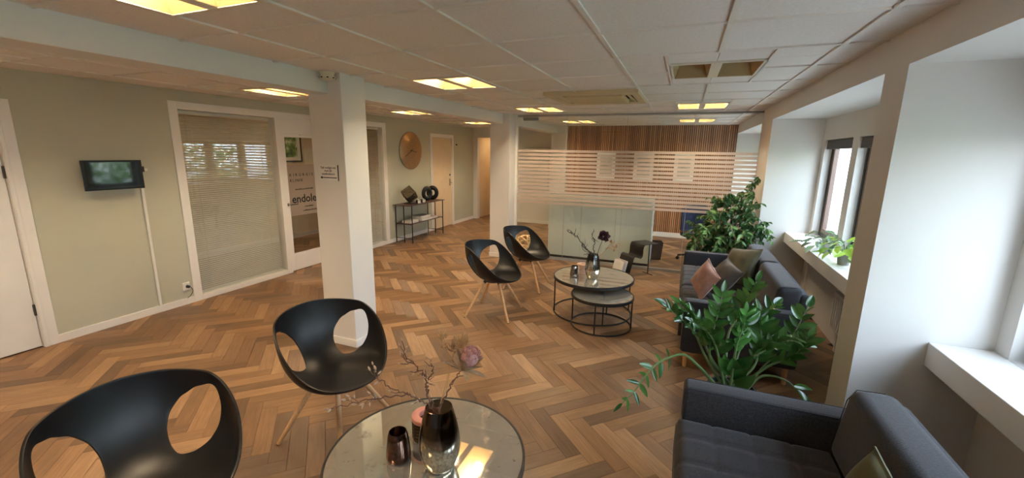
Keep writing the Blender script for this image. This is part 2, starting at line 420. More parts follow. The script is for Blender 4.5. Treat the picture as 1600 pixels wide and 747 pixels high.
# ---- floor: slab + herringbone planks
floor = struct(MB().box(-7.4, 1.62, YB - 0.15, 12.4, -0.15, -0.013).build('floor', M_soil), 'oak herringbone parquet floor')
PW, PL = 0.1012, 0.506
d1 = Vector((1, 1, 0)) / math.sqrt(2); d2 = Vector((-1, 1, 0)) / math.sqrt(2)
def plank_boxes():
    p0 = Vector((-0.421, 2.528, 0)); out = []
    pitch = PW * math.sqrt(2); per = PL * math.sqrt(2)
    for r in range(-9, 16):
        for k in range(-58, 26):
            p = p0 + Vector((k * pitch, r * per, 0))
            # light direction plank: origin p, along d1, width d2
            for (o, u, v, dr) in ((p, d1, d2, 0), (p - Vector((pitch, 0, 0)), -d2, d1, 1)):
                c = o + u * PL / 2 + v * PW / 2
                if -7.35 < c.x < 1.6 and YB - 0.1 < c.y < 12.3:
                    if c.x < -5.5 and not (2.6 < c.y < 8.0): continue
                    if c.y > 10.3 and not (-5.4 < c.x < -2.4): continue
                    out.append((c, u, v, dr))
    return out
PB = plank_boxes()
def plank_verts(c, u, v, dz, g=0.0006):
    a, b = u * (PL / 2 - g), v * (PW / 2 - g)
    e = 0.0012
    a2, b2 = u * (PL / 2 - g - e), v * (PW / 2 - g - e)
    lo = [c - a - b, c + a - b, c + a + b, c - a + b]; hi = [c - a2 - b2, c + a2 - b2, c + a2 + b2, c - a2 + b2]
    V = [Vector((q.x, q.y, -0.012)) for q in lo] + [Vector((q.x, q.y, dz - 0.0008)) for q in lo] + [Vector((q.x, q.y, dz)) for q in hi]
    F = [(8, 9, 10, 11)] + [(4 + i, 4 + (i + 1) % 4, 8 + (i + 1) % 4, 8 + i) for i in range(4)] + [(i, (i + 1) % 4, 4 + (i + 1) % 4, 4 + i) for i in range(4)]
    return V, F
def plank_uv(me, locals_, rnds=None):
    uvl = me.uv_layers.new(name='UVMap')
    for li, lp in enumerate(me.loops):
        uvl.data[li].uv = locals_[lp.vertex_index]
# prototype (local: x along, y across)
Vp, Fp = plank_verts(Vector((0, 0, 0)), Vector((1, 0, 0)), Vector((0, 1, 0)), 0.0)
pm = bpy.data.meshes.new('plank'); pm.from_pydata([tuple(q) for q in Vp], [], Fp); pm.materials.append(M_plank)
plank_uv(pm, [(q.x + 0.3, q.y + 0.1) for q in Vp])
vis = []
for i, (c, u, v, dr) in enumerate(PB):
    q = project((c.x, c.y, 0))
    if q and 10 < q[0] < 1590 and 10 < q[1] < 742 and XL < c.x < XR and c.y < PY:
        if c.x > 0.12 and (c.y < 2.35 or 3.55 < c.y < 5.7): continue
        if (c.x + 0.975) ** 2 + (c.y - 1.75) ** 2 < 0.2: continue
        vis.append((q[2], i))
vis.sort(); near = set(i for _, i in vis[:300])
for i in near:
    c, u, v, dr = PB[i]
    o = link('plank', pm, floor, (c.x, c.y, random.uniform(-0.0003, 0.0003)), (0, 0, math.atan2(u.y, u.x)))
rv, rf, ruv, rr = [], [], [], []
for i, (c, u, v, dr) in enumerate(PB):
    if i in near: continue
    V, F = plank_verts(c, u, v, random.uniform(-0.0003, 0.0003)); b = len(rv)
    rv += [tuple(q) for q in V]; rf += [tuple(b + j for j in f) for f in F]
    ruv += [((q - c).dot(u) + 0.3, (q - c).dot(v) + 0.1) for q in V]; r = random.random(); rr += [r] * len(V)
me = bpy.data.meshes.new('plank_field'); me.from_pydata(rv, [], rf); me.materials.append(M_plank)
plank_uv(me, ruv); at = me.attributes.new('rnd', 'FLOAT', 'POINT'); at.data.foreach_set('value', rr)
o = link('plank_field', me, floor); o['kind'] = 'stuff'

# ---- ceiling: slab, grid, tiles
ceiling = struct(MB().box(-7.4, 1.62, YB - 0.15, 12.4, 2.62, 2.75).build('ceiling', M_slab), 'suspended ceiling of square white mineral tiles')
TX0, TY0, TS, TSY = -0.465, 2.940, 0.607, 0.6105
LAMP_Y = {-1: -1.638, 0: 0.805, 1: 3.245, 2: 5.69, 3: 8.13}
LMX, LRX, LLX = -1.9825, 0.1435, -4.115
holes = []
for k, y in LAMP_Y.items():
    holes.append((LMX - 0.3, LMX + 0.3, y, y + 0.61)); holes.append((LLX - 0.3, LLX + 0.3, y, y + 0.61))
    if k >= 1: holes.append((LRX - 0.302, LRX + 0.302, y, y + 0.61))
AC = (-1.405, -0.462, 4.325, 5.30); holes.append(AC)
def sub(rects, h):
    out = []
    for (a, b, c, d) in rects:
        x0, x1, y0, y1 = max(a, h[0]), min(b, h[1]), max(c, h[2]), min(d, h[3])
        if x0 >= x1 or y0 >= y1: out.append((a, b, c, d)); continue
        if c < y0: out.append((a, b, c, y0))
        if y1 < d: out.append((a, b, y1, d))
        if a < x0: out.append((a, x0, y0, y1))
        if x1 < b: out.append((x1, b, y0, y1))
    return [r for r in out if r[1] - r[0] > 0.02 and r[3] - r[2] > 0.02]
tile_cache = {}
def tile(x0, x1, y0, y1):
    w, d = round(x1 - x0, 3), round(y1 - y0, 3)
    if (w, d) not in tile_cache:
        tile_cache[(w, d)] = MB().box(-w / 2 + 0.002, w / 2 - 0.002, -d / 2 + 0.002, d / 2 - 0.002, 0, 0.015).mesh('ceiling_tile', M_tile)
    link('ceiling_tile', tile_cache[(w, d)], ceiling, ((x0 + x1) / 2, (y0 + y1) / 2, CZ + 0.007))
def tile_area(xa, xb, ya, yb, x0, extra):
    nx = [xa] + [x for x in (x0 + TS * k for k in range(-12, 14)) if xa + 0.03 < x < xb - 0.03] + [xb]
    ny = [ya] + [y for y in (TY0 + TSY * k for k in range(-12, 16)) if ya + 0.03 < y < yb - 0.03] + [yb]
    tees = []
    for i in range(len(nx) - 1):
        for j in range(len(ny) - 1):
            rs = [(nx[i], nx[i + 1], ny[j], ny[j + 1])]
            for h in holes: rs = sub(rs, h)
            for e in extra:                       # split lines inside lamp modules
                nr = []
                for r in rs:
                    if e[0] == 'x' and r[0] + .02 < e[1] < r[1] - .02 and e[2] <= (r[2] + r[3]) / 2 <= e[3]:
                        nr += [(r[0], e[1], r[2], r[3]), (e[1], r[1], r[2], r[3])]
                    else: nr.append(r)
                rs = nr
            for r in rs: tile(*r)
    def runs(a, b, cuts):
        segs = [(a, b)]
        for (c, d) in cuts:
            ns = []
            for (p, q) in segs:
                if d <= p or c >= q: ns.append((p, q))
                else:
                    if c > p: ns.append((p, c))
                    if d < q: ns.append((d, q))
            segs = ns
        return segs
    for x in nx[1:-1]:
        m = MB()
        for p, q in runs(ya, yb, [(h[2], h[3]) for h in holes if h[0] < x - .02 and h[1] > x + .02] + [(y - .305, y + .915) for y in LAMP_Y.values() if abs(x - LRX) < 0.05]):
            m.box(x - 0.0125, x + 0.0125, p, q, CZ - 0.003, CZ + 0.03)
        if m.v: m.build('ceiling_runner', M_tee, ceiling)
    for y in ny[1:-1]:
        m = MB()
        for p, q in runs(xa, xb, [(h[0], h[1]) for h in holes if h[2] < y - .02 and h[3] > y + .02]):
            m.box(p, q, y - 0.0085, y + 0.0085, CZ - 0.0025, CZ + 0.03)
        if m.v: m.build('cross_tee', M_tee, ceiling)
    for e in extra:
        MB().box(e[1] - 0.01, e[1] + 0.01, e[2], e[3], CZ - 0.003, CZ + 0.03).build('ceiling_runner', M_tee, ceiling)
ex = []
for k, y in LAMP_Y.items():
    if k >= 1:
        for x in (LRX - 0.303, LRX + 0.303): ex.append(('x', x, y - 0.305, y + 0.915))
tile_area(-2.77, XR, YB, 9.72, TX0, ex)
exl = []
for k, y in LAMP_Y.items():
    for x in (LLX - 0.303, LLX + 0.303): exl.append(('x', x, y - 0.305, y + 0.915))
tile_area(XL, -2.99, YB, YF, -4.11, exl)

# ---- left wall
LW = XL - 0.15
m = MB()
for y0, y1, z0, z1 in ((YB, 0.70, 0, 2.62), (0.70, 1.815, 2.135, 2.62), (1.815, 2.995, 0, 2.62), (2.995, 6.60, 2.262, 2.62), (6.60, 8.09, 0, 2.62),
                       (8.09, 9.10, 2.15, 2.62), (9.10, YF, 0, 2.62)):
    m.box(LW, XL, y0, y1, z0, z1)
m.box(LW - 0.08, LW, 0.6, 1.9, -0.01, 2.62).box(LW - 0.08, LW, 8.05, 9.2, -0.01, 2.62)  # unseen backing added behind both doors to block sky light
struct(m.build('wall_left', M_sage), 'sage green painted side wall with doors and internal windows')
m = MB()
for y0, y1 in ((YB, 0.70), (1.815, 2.995), (6.60, 8.09), (9.10, YF)): m.box(XL, XL + 0.014, y0, y1, 0, 0.075)
struct(m.build('baseboard_left', M_trim, bevel=0.002), 'white baseboard along the sage wall')

# ---- far wall with hallway opening
m = MB()
m.box(LW, -5.05, YF, YF + 0.12, 0, 2.62); m.box(-5.05, -4.2, YF, YF + 0.12, 2.13, 2.62); m.box(-4.2, -2.75, YF, YF + 0.12, 0, 2.62)
struct(m.build('wall_back', M_white), 'white far wall with an open doorway to the hall')
struct(MB().box(LW, -2.75, 11.6, 11.7, 0, 2.62).box(-5.2, -5.1, YF + 0.12, 11.6, 0, 2.62).box(-4.05, -3.95, YF + 0.12, 11.6, 0, 2.62).box(-5.1, -4.05, YF + .12, 11.6, 2.3, 2.4).build('wall_hall', M_warmwall), 'cream wall of the hallway beyond')
struct(MB().box(-4.2, -2.9, YF - 0.014, YF, 0, 0.08).box(-5.1, -4.05, 11.586, 11.6, 0, 0.1).build('baseboard_back', M_trim, bevel=0.002), 'white baseboard on the far wall')

# ---- beam and columns
struct(MB().box(-2.99, -2.77, YB, 2.83, 2.225, 2.62).box(-2.99, -2.77, 3.1, 6.5, 2.225, 2.62).box(-2.99, -2.77, 6.77, 9.72, 2.225, 2.62).build('beam', M_white, bevel=0.004), 'white ceiling beam running over the columns')
def column(x0, x1, y0, y1, label):
    o = struct(MB().box(x0, x1, y0, y1, 0, 2.62).build('column', M_white, bevel=0.006), label)
    MB().box(x0 - 0.01, x1 + 0.01, y0 - 0.01, y1 + 0.01, 0, 0.07).build('baseboard', M_trim, o, bevel=0.002)
    return o
column(-2.99, -2.635, 2.82, 3.107, 'white square column with the check-in sign')
column(-2.997, -2.645, 6.497, 6.77, 'white column at the end of the glass partition')
column(-2.91, -2.53, 9.70, 10.16, 'white column beside the slatted wood wall')

# ---- right wall: header, piers, window wall with reveals
WO = 1.575       # window frame plane
ALC = [(-3.9, -0.745), (-0.475, 2.655), (2.92, 6.05), (6.82, 9.72)]  # unseen first alcove continues the row, added for light from behind the camera
hd = MB()
hd.box(XR, 1.62, YB - 0.15, 12.4, 2.21, 2.62)
prev = None
for y0, y1 in ((-0.745, -0.475), (2.655, 2.92), (6.05, 6.82), (9.72, 12.4)):
    hd.box(XR, 1.62, y0, y1, 0, 2.21)
WINS = []
for a, b in ALC:
    w3 = 0.87; g = ((b - a) - 3 * w3 - 0.2) / 2
    ys = [a + 0.1 + i * (w3 + g) for i in range(3)]
    lo = max(a, YB)
    hd.box(XW, 1.62, lo, b, 0, 0.862); hd.box(XW, 1.62, lo, b, 1.965, 2.21)
    cur = lo
    for y in ys:
        if y > cur: hd.box(XW, 1.62, cur, y, 0.862, 1.965)
        if y + w3 > YB: WINS.append((max(y, YB), y + w3))
        cur = max(cur, y + w3)
    hd.box(XW, 1.62, cur, b, 0.862, 1.965)
struct(hd.build('wall_right', M_white), 'white outer wall with window alcoves and piers')
for i, (y0, y1) in enumerate(WINS):
    w = semp('window_%d' % (i + 1), 'brown framed casement window in the alcove wall')
    z0, z1 = 0.868, 1.962
    f = MB(); t = 0.035
    f.box(WO - 0.02, WO + 0.03, y0 + .001, y0 + t, z0, z1).box(WO - 0.02, WO + 0.03, y1 - t, y1 - .001, z0, z1)
    f.box(WO - 0.02, WO + 0.03, y0 + t, y1 - t, z0, z0 + t).box(WO - 0.02, WO + 0.03, y0 + t, y1 - t, z1 - t, z1)
    f.build('window_frame', M_boxdark, w, bevel=0.003)
    s = MB(); a, b, c, d = y0 + t + .003, y1 - t - .003, z0 + t + .003, z1 - t - .003; u = 0.05
    s.box(WO - 0.012, WO + 0.035, a, a + u, c, d).box(WO - 0.012, WO + 0.035, b - u, b, c, d).box(WO - 0.012, WO + 0.035, a + u, b - u, c, c + u).box(WO - 0.012, WO + 0.035, a + u, b - u, d - u, d)
    s.build('sash', M_brownwin, w, bevel=0.003)
    MB().box(WO + 0.008, WO + 0.014, a + u - .003, b - u + .003, c + u - .003, d - u + .003).build('pane', M_wglass, w)
    MB().box(WO - 0.075, WO - 0.022, y0 + 0.012, y1 - 0.012, z1 - 0.1, z1 - 0.002).build('blind_housing', M_boxdark, w, bevel=0.004)
    portal(1.64, y0, y1, z0, z1)
for i, (a, b) in enumerate(ALC):
    lo = max(a, YB)
    o = struct(MB().box(1.235, XW + 0.07, lo + .001, b - .001, 0.735, 0.86).build('trim_%d' % (i + 1), M_trim, bevel=0.004), 'thick white window sill shelf in the alcove')
# lower alcove heating panels, pipes
for (y0, y1) in ((3.05, 4.78), (0.0, 1.9)):
    pass
struct(MB().box(LW, 1.62, YB - 0.15, YB, 0, 2.62).build('wall_front', M_white), 'plain white wall behind the viewer')
# ---- meeting room wood wall
wb = struct(MB().box(-2.56, 1.62, 9.78, 9.9, 0, 2.62).build('wall_meeting', M_dark), 'far meeting room wall clad in vertical oak slats')
m = MB(); n = 87; x0, x1 = -2.52, XR - 0.004; pit = (x1 - x0) / n
for k in range(n):
    a = x0 + k * pit; m.box(a + 0.004, a + 0.029, 9.745, 9.78, 0.105, CZ)
o = m.build('slat_cladding', M_slatwood, wb); o['kind'] = 'stuff'
MB().box(-2.53, XR, 9.735, 9.78, 0, 0.1).build('baseboard', M_trim, wb, bevel=0.002)

# ---- doors and internal windows on the left wall
def casing(parent, y0, y1, ztop, w=0.075, sill=False):
    xa, xb = XL - 0.10, XL + 0.02
    m = MB(); m.box(xa, xb, y0, y0 + w, 0, ztop).box(xa, xb, y1 - w, y1, 0, ztop).box(xa, xb, y0 + w, y1 - w, ztop - w, ztop)
    m.box(xb, xb + 0.008, y0 + w - 0.03, y0 + w - 0.005, 0, ztop - w).box(xb, xb + 0.008, y1 - w + 0.005, y1 - w + 0.03, 0, ztop - w)
    m.build('door_casing', M_trim, parent, bevel=0.003)
d = semp('door_1', 'white flush door at the edge of the sage wall')
casing(d, 0.70, 1.815, 2.135, 0.1)
MB().box(XL - 0.055, XL - 0.012, 0.805, 1.71, 0.01, 2.03).build('door_leaf', M_trim, d, bevel=0.003)
for z in (0.3, 1.5):
    MB().box(XL - 0.014, XL + 0.002, 1.702, 1.718, z, z + 0.1).build('hinge', M_boxdark, d)
d = semp('door_2', 'white flush door beyond the console table')
casing(d, 8.09, 9.10, 2.15, 0.075)
MB().box(XL - 0.055, XL - 0.012, 8.168, 9.022, 0.01, 2.072).build('door_leaf', M_warmwall, d, bevel=0.003)
MB().box(XL - 0.012, XL - 0.004, 8.93, 8.975, 0.97, 1.13).tube([(XL - 0.004, 8.955, 1.04), (XL + 0.05, 8.955, 1.04), (XL + 0.055, 8.94, 1.04), (XL + 0.055, 8.85, 1.04)], 0.009).build('door_handle', M_chrome, d)
MB().lathe([(0.022, 0), (0.02, 0.012)], 16).xf(Matrix.Translation((XL - 0.012, 8.955, 1.22)) @ Matrix.Rotation(PI / 2, 4, 'Y')).build('lock_rose', M_boxdark, d)

d = semp('window_%d' % (len(WINS) + 1), 'white framed internal glass wall with blinds and a clinic door')
xa, xb = XL - 0.11, XL + 0.015
m = MB()
for a, b in ((2.995, 3.085), (4.275, 4.36), (5.29, 5.375), (6.50, 6.60)): m.box(xa, xb, a, b, 0, 2.262)
for a, b in ((3.085, 4.275), (4.36, 5.29), (5.375, 6.50)): m.box(xa, xb, a, b, 2.18, 2.262)
for a, b in ((3.085, 4.275), (5.375, 6.50)): m.box(xa, xb, a, b, 0, 0.062)
m.build('window_frame', M_trim, d, bevel=0.003)
for a, b in ((3.085, 4.275), (5.375, 6.50)): MB().box(XL - 0.03, XL - 0.024, a, b, 0.062, 2.18).build('pane', M_glass, d)
MB().box(XL - 0.045, XL - 0.02, 4.36, 5.29, 1.975, 2.18).build('transom_panel', M_trim, d, bevel=0.002)
gd = semp('door_3', 'white glazed clinic door with frosted lettered panel')
m = MB(); m.box(XL - 0.06, XL - 0.02, 4.365, 4.435, 0.01, 1.97).box(XL - 0.06, XL - 0.02, 5.2, 5.285, 0.01, 1.97).box(XL - 0.06, XL - 0.02, 4.435, 5.2, 0.01, 0.26).box(XL - 0.06, XL - 0.02, 4.435, 5.2, 1.935, 1.97)
m.build('door_frame', M_trim, gd, bevel=0.003)
MB().box(XL - 0.043, XL - 0.037, 4.435, 5.2, 0.26, 1.935).build('pane', M_glass, gd)
sg = MB().box(XL - 0.0365, XL - 0.0355, 4.437, 5.198, 0.815, 1.55).build('frosted_panel', M_film2, gd)
RT = (PI / 2, 0, PI / 2)
tx = XL - 0.0345
def door_text(t, y, z, size, sp=1.0, bold=0.0):
    o = link('lettering', text_mesh(t, size, M_ink, spacing=sp, bold=bold, depth=0.0004), sg, (tx, y, z), RT); return o
door_text('KIRURGISK', 4.475, 1.385, 0.058, 1.85, 0.0006)
door_text('KLINIK', 4.475, 1.305, 0.058, 1.35, 0.0006)
door_text('endolet', 4.485, 1.0, 0.165, 0.98, 0.003)
m = MB()
for (ya, yb, z) in ((4.56, 4.88, 1.185), (4.70, 4.86, 0.925), (4.67, 4.92, 0.865)):
    y = ya
    while y < yb:
        w = random.uniform(0.008, 0.02); m.box(tx, tx + 0.0006, y, min(y + w, yb), z, z + random.choice((0.014, 0.018, 0.02))); y += w + 0.006
m.build('small_print', M_ink, sg)
MB().lathe([(0.024, 0), (0.024, 0.008)], 16).xf(Matrix.Translation((XL - 0.02, 4.40, 0.99)) @ Matrix.Rotation(PI / 2, 4, 'Y')).tube([(XL - 0.02, 4.40, 0.99), (XL + 0.03, 4.40, 0.99), (XL + 0.035, 4.415, 0.99), (XL + 0.035, 4.52, 0.99)], 0.008).build('door_handle', M_chrome, gd)

def blind(y0, y1, label):
    b = thing('venetian_blind', label, 'blind', (XL - 0.075, (y0 + y1) / 2, 0), 0, 'venetian blinds behind the internal glass')
    w = (y1 - y0) / 2 - 0.015
    m = MB(); n = 84
    ca, sa = math.cos(math.radians(32)), math.sin(math.radians(32)); hw = 0.0125
    for k in range(n):
        z = 0.085 + k * (2.13 - 0.085) / n
        m.quad((-hw * ca, -w, z + hw * sa), (hw * ca, -w, z - hw * sa), (hw * ca, w, z - hw * sa), (-hw * ca, w, z + hw * sa))
        m.quad((-hw * ca, -w, z + hw * sa + .0008), (-hw * ca, w, z + hw * sa + .0008), (hw * ca, w, z - hw * sa + .0008), (hw * ca, -w, z - hw * sa + .0008))
    o = m.build('slats', M_blind, b); o['kind'] = 'stuff'
    MB().box(-0.014, 0.014, -w, w, 2.135, 2.175).build('headrail', M_blind, b, bevel=0.002)
    MB().box(-0.012, 0.012, -w, w, 0.066, 0.082).build('bottom_rail', M_blind, b, bevel=0.002)
    for y in (-w * 0.75, w * 0.75):
        MB().tube([(0.016, y, 0.07), (0.016, y, 2.14)], 0.0012, 5).build('ladder_cord', M_blind, b)
    MB().tube([(0.018, -w * 0.86, 1.2), (0.018, -w * 0.86, 2.14)], 0.004, 6).build('tilt_wand', M_glass, b)
blind(3.09, 4.27, 'wide white venetian blind between the wall-mounted screen and the clinic door')
blind(5.38, 6.495, 'narrow-looking white venetian blind behind the column, next to the round clock')

# ---- clinic room behind the internal glass
struct(MB().box(-7.3, -7.2, 2.4, 8.0, 0, 2.62).box(-7.2, LW, 2.3, 2.4, 0, 2.62).box(-7.2, LW, 7.9, 8.0, 0, 2.62).box(-7.2, LW, 2.4, 7.9, 2.45, 2.5).build('wall_clinic', M_warmwall), 'cream walls of the clinic room behind glass')
struct(MB().box(-7.2, -7.186, 2.4, 7.9, 0, 0.08).build('baseboard_clinic', M_trim), 'white baseboard in the clinic room')
p = thing('framed_picture', 'black framed picture behind the clinic door, window greenery reflection painted in', 'picture', (-7.19, 6.2, 1.52))
m = MB(); m.box(0, 0.02, -0.3, -0.275, -0.0, 0.56).box(0, 0.02, 0.275, 0.3, 0, 0.56).box(0, 0.02, -0.275, 0.275, 0, 0.025).box(0, 0.02, -0.275, 0.275, 0.535, 0.56)
m.build('frame', M_black, p); MB().box(0, 0.008, -0.275, 0.275, 0.025, 0.535).build('mount', M_paper, p); MB().box(0.008, 0.009, -0.2, 0.2, 0.09, 0.47).build('print', M_picreflection, p)

# ================================================================== CEILING FITTINGS
def ceiling_light(x, y, lit, label):
    t = thing('ceiling_light', label, 'ceiling light', (x, y + 0.305, CZ), 0, 'square recessed ceiling lights')
    W = 0.298; m = MB()
    m.box(-W, W, -W, -W + 0.022, -0.003, 0.155).box(-W, W, W - 0.022, W, -0.003, 0.155).box(-W, -W + 0.022, -W + 0.022, W - 0.022, -0.003, 0.155).box(W - 0.022, W, -W + 0.022, W - 0.022, -0.003, 0.155)
    m.build('frame', M_lampwhite, t)
    MB().box(-0.035, 0.035, -W + 0.022, W - 0.022, -0.002, 0.155).build('centre_bar', M_lampwhite, t, bevel=0.003)
    MB().box(-W, W, -W, W, 0.155, 0.165).build('housing', M_lampwhite, t)
    for s in (-1, 1):
        xa, xb = (0.036, W - 0.023) if s > 0 else (-W + 0.023, -0.036); ya, yb = -W + 0.023, W - 0.023
        zt = 0.15; q = MB(); xi, xj, yi, yj = xa + 0.05, xb - 0.05, ya + 0.10, yb - 0.10
        q.quad((xa, ya, 0), (xb, ya, 0), (xj, yi, zt), (xi, yi, zt)).quad((xb, ya, 0), (xb, yb, 0), (xj, yj, zt), (xj, yi, zt)).quad((xb, yb, 0), (xa, yb, 0), (xi, yj, zt), (xj, yj, zt)).quad((xa, yb, 0), (xa, ya, 0), (xi, yi, zt), (xi, yj, zt))
        q.quad((xi, yi, zt), (xj, yi, zt), (xj, yj, zt), (xi, yj, zt))
        q.build('reflector', M_reflector, t)
        xm = (xi + xj) / 2
        MB().box(xm - 0.035, xm + 0.035, yi + 0.01, yj - 0.01, zt - 0.02, zt - 0.004).build('lamp_tube', M_lit if lit else M_lampwhite, t)
ceiling_light(LMX, LAMP_Y[0], True, 'large glowing ceiling light at the top of the picture near the beam')
ceiling_light(LMX, LAMP_Y[1], True, 'glowing ceiling light between the first column and the air conditioner')
ceiling_light(LMX, LAMP_Y[2], True, 'glowing ceiling light just before the glass partition, above the chairs')
ceiling_light(LMX, LAMP_Y[3], True, 'glowing ceiling light inside the meeting room, nearer the beam')
ceiling_light(LRX, LAMP_Y[1], False, 'unlit ceiling light with dark troughs near the window alcove')
ceiling_light(LRX, LAMP_Y[2], True, 'glowing ceiling light above the sofa, just before the glass partition')
ceiling_light(LRX, LAMP_Y[3], True, 'glowing ceiling light inside the meeting room, nearer the windows')
ceiling_light(LLX, LAMP_Y[0], True, 'glowing ceiling light at the picture edge over the wall-mounted screen')
ceiling_light(LLX, LAMP_Y[1], True, 'glowing ceiling light beside the first column, over the clinic door')
ceiling_light(LLX, LAMP_Y[2], True, 'dim glowing ceiling light in front of the round brass clock')
ceiling_light(LLX, LAMP_Y[3], True, 'glowing ceiling light by the far white door beyond the clock')
ceiling_light(LMX, LAMP_Y[-1], True, 'glowing ceiling light above and behind the viewer, beside the beam')
ceiling_light(LLX, LAMP_Y[-1], True, 'glowing ceiling light behind the viewer near the sage wall')
def round_lamp(loc, label):
    t = thing('downlight', label, 'downlight', loc)
    MB().lathe([(0.11, 0.03), (0.12, 0.0), (0.1, 0.0), (0.09, 0.015)], 24, cap=False).build('rim', M_lampwhite, t, smooth=True)
    MB().lathe([(0.09, 0.012), (0.0005, 0.011)], 24).build('diffuser', M_lit2, t)
round_lamp((-6.3, 3.9, 2.42), 'round downlight in the clinic room near the wide blind')
round_lamp((-6.3, 5.7, 2.42), 'round downlight in the clinic room above the picture')
round_lamp((-4.6, 10.9, 2.27), 'round downlight in the far hallway')

a = thing('air_conditioner', 'yellowed square ceiling cassette air conditioner', 'air conditioner', ((AC[0] + AC[1]) / 2, (AC[2] + AC[3]) / 2, CZ))
w, h = (AC[1] - AC[0]) / 2 - 0.002, (AC[3] - AC[2]) / 2 - 0.002
m = MB(); i1 = 0.30; o1 = 0.395
# panel ring with four slots
m.box(-w, w, -h, -o1, -0.028, 0.02).box(-w, w, o1, h, -0.028, 0.02).box(-w, -o1, -o1, o1, -0.028, 0.02).box(o1, w, -o1, o1, -0.028, 0.02)
for sx in (-1, 1):
    for sy in (-1, 1): m.box(min(sx * i1, sx * o1), max(sx * i1, sx * o1), min(sy * i1, sy * o1), max(sy * i1, sy * o1), -0.028, 0.02)
m.build('panel', M_ac, a, weld=True)
g = MB().box(-i1, i1, -i1, i1, -0.036, 0.0).build('intake_grille', M_ac, a, bevel=0.006)
gm = MB().box(-0.27, 0.27, -0.006, 0.006, -0.0385, -0.036).mesh('grille_rib', M_ac)
for k in range(13): link('grille_rib', gm, g, (0, -0.24 + k * 0.04, 0))
MB().box(-o1, o1, -o1, o1, 0.021, 0.03).build('slot_backing', M_dark, a)
for (x0, x1, y0, y1, ry, rx) in ((-0.28, 0.28, -o1, -i1, 0, 1), (-0.28, 0.28, i1, o1, 0, -1), (-o1, -i1, -0.28, 0.28, -1, 0), (i1, o1, -0.28, 0.28, 1, 0)):
    cx, cy = (x0 + x1) / 2, (y0 + y1) / 2; lx, ly = (x1 - x0) / 2 - 0.012, (y1 - y0) / 2 - 0.012
    o = MB().box(-lx, lx, -ly, ly, -0.003, 0.003).build('air_flap', M_ac, a); o.location = (cx, cy, -0.012)
    o.rotation_euler = (0.5 * rx if rx else 0, 0.5 * ry if ry > 0 else 0.45 * ry, 0)
s = thing('smoke_detector', 'ivory round smoke detector where beam meets the first column', 'smoke detector', (-2.69, 2.745, CZ))
MB().lathe([(0.055, 0), (0.055, -0.012), (0.05, -0.018), (0.048, -0.03), (0.06, -0.034), (0.06, -0.048), (0.045, -0.056), (0.0005, -0.058)], 28).build('body', M_ivory, s, smooth=True)
for k in range(8):
    an = 2 * PI * k / 8; MB().box(-0.007, 0.007, -0.002, 0.002, -0.05, -0.042).xf(Matrix.Rotation(an, 4, 'Z') @ Matrix.Translation((0, -0.061, 0))).build('vent_slot', M_dark, s)

# ================================================================== GLASS PARTITION
gp = thing('glass_partition', 'clear glass partition with frosted stripes before the meeting room', 'partition', (0, PY, 0))
xs = [-2.60, -1.770, -0.842, 0.083, XR - 0.002]
st = MB()
for i in range(4):
    a, b = xs[i] + 0.002, xs[i + 1] - 0.002
    pane = MB().box(a, b, -0.006, 0.006, 0.045, 2.345).build('pane', M_pglass, gp)
    m = MB(); z = 1.785
    m.box(a, b, -0.0085, -0.0075, 1.782, 1.82)
    for k in range(14):
        zz = 1.722 - 0.0602 * k; m.box(a, b, -0.0085, -0.0075, zz, zz + 0.0385)
    o = m.build('frosted_stripes', M_film, pane); o['kind'] = 'stuff'
MB().box(-2.60, XR - 0.002, -0.02, 0.02, 2.345, CZ - 0.004).build('top_rail', M_tvsil, gp)
MB().box(-2.60, XR - 0.002, -0.02, 0.02, 0.0, 0.045).build('bottom_rail', M_tvsil, gp)
MB().box(-2.643, -2.603, -0.03, 0.03, 0, CZ - 0.004).build('side_post', M_trim, gp, bevel=0.003)
for x in xs[1:4]: MB().box(x - 0.0018, x + 0.0018, -0.0075, 0.0075, 0.045, 2.345).build('joint_strip', M_film, gp)
MB().box(-2.52, -2.26, 0.01, 0.045, 2.285, 2.335).build('door_closer', M_tvsil, gp, bevel=0.004)

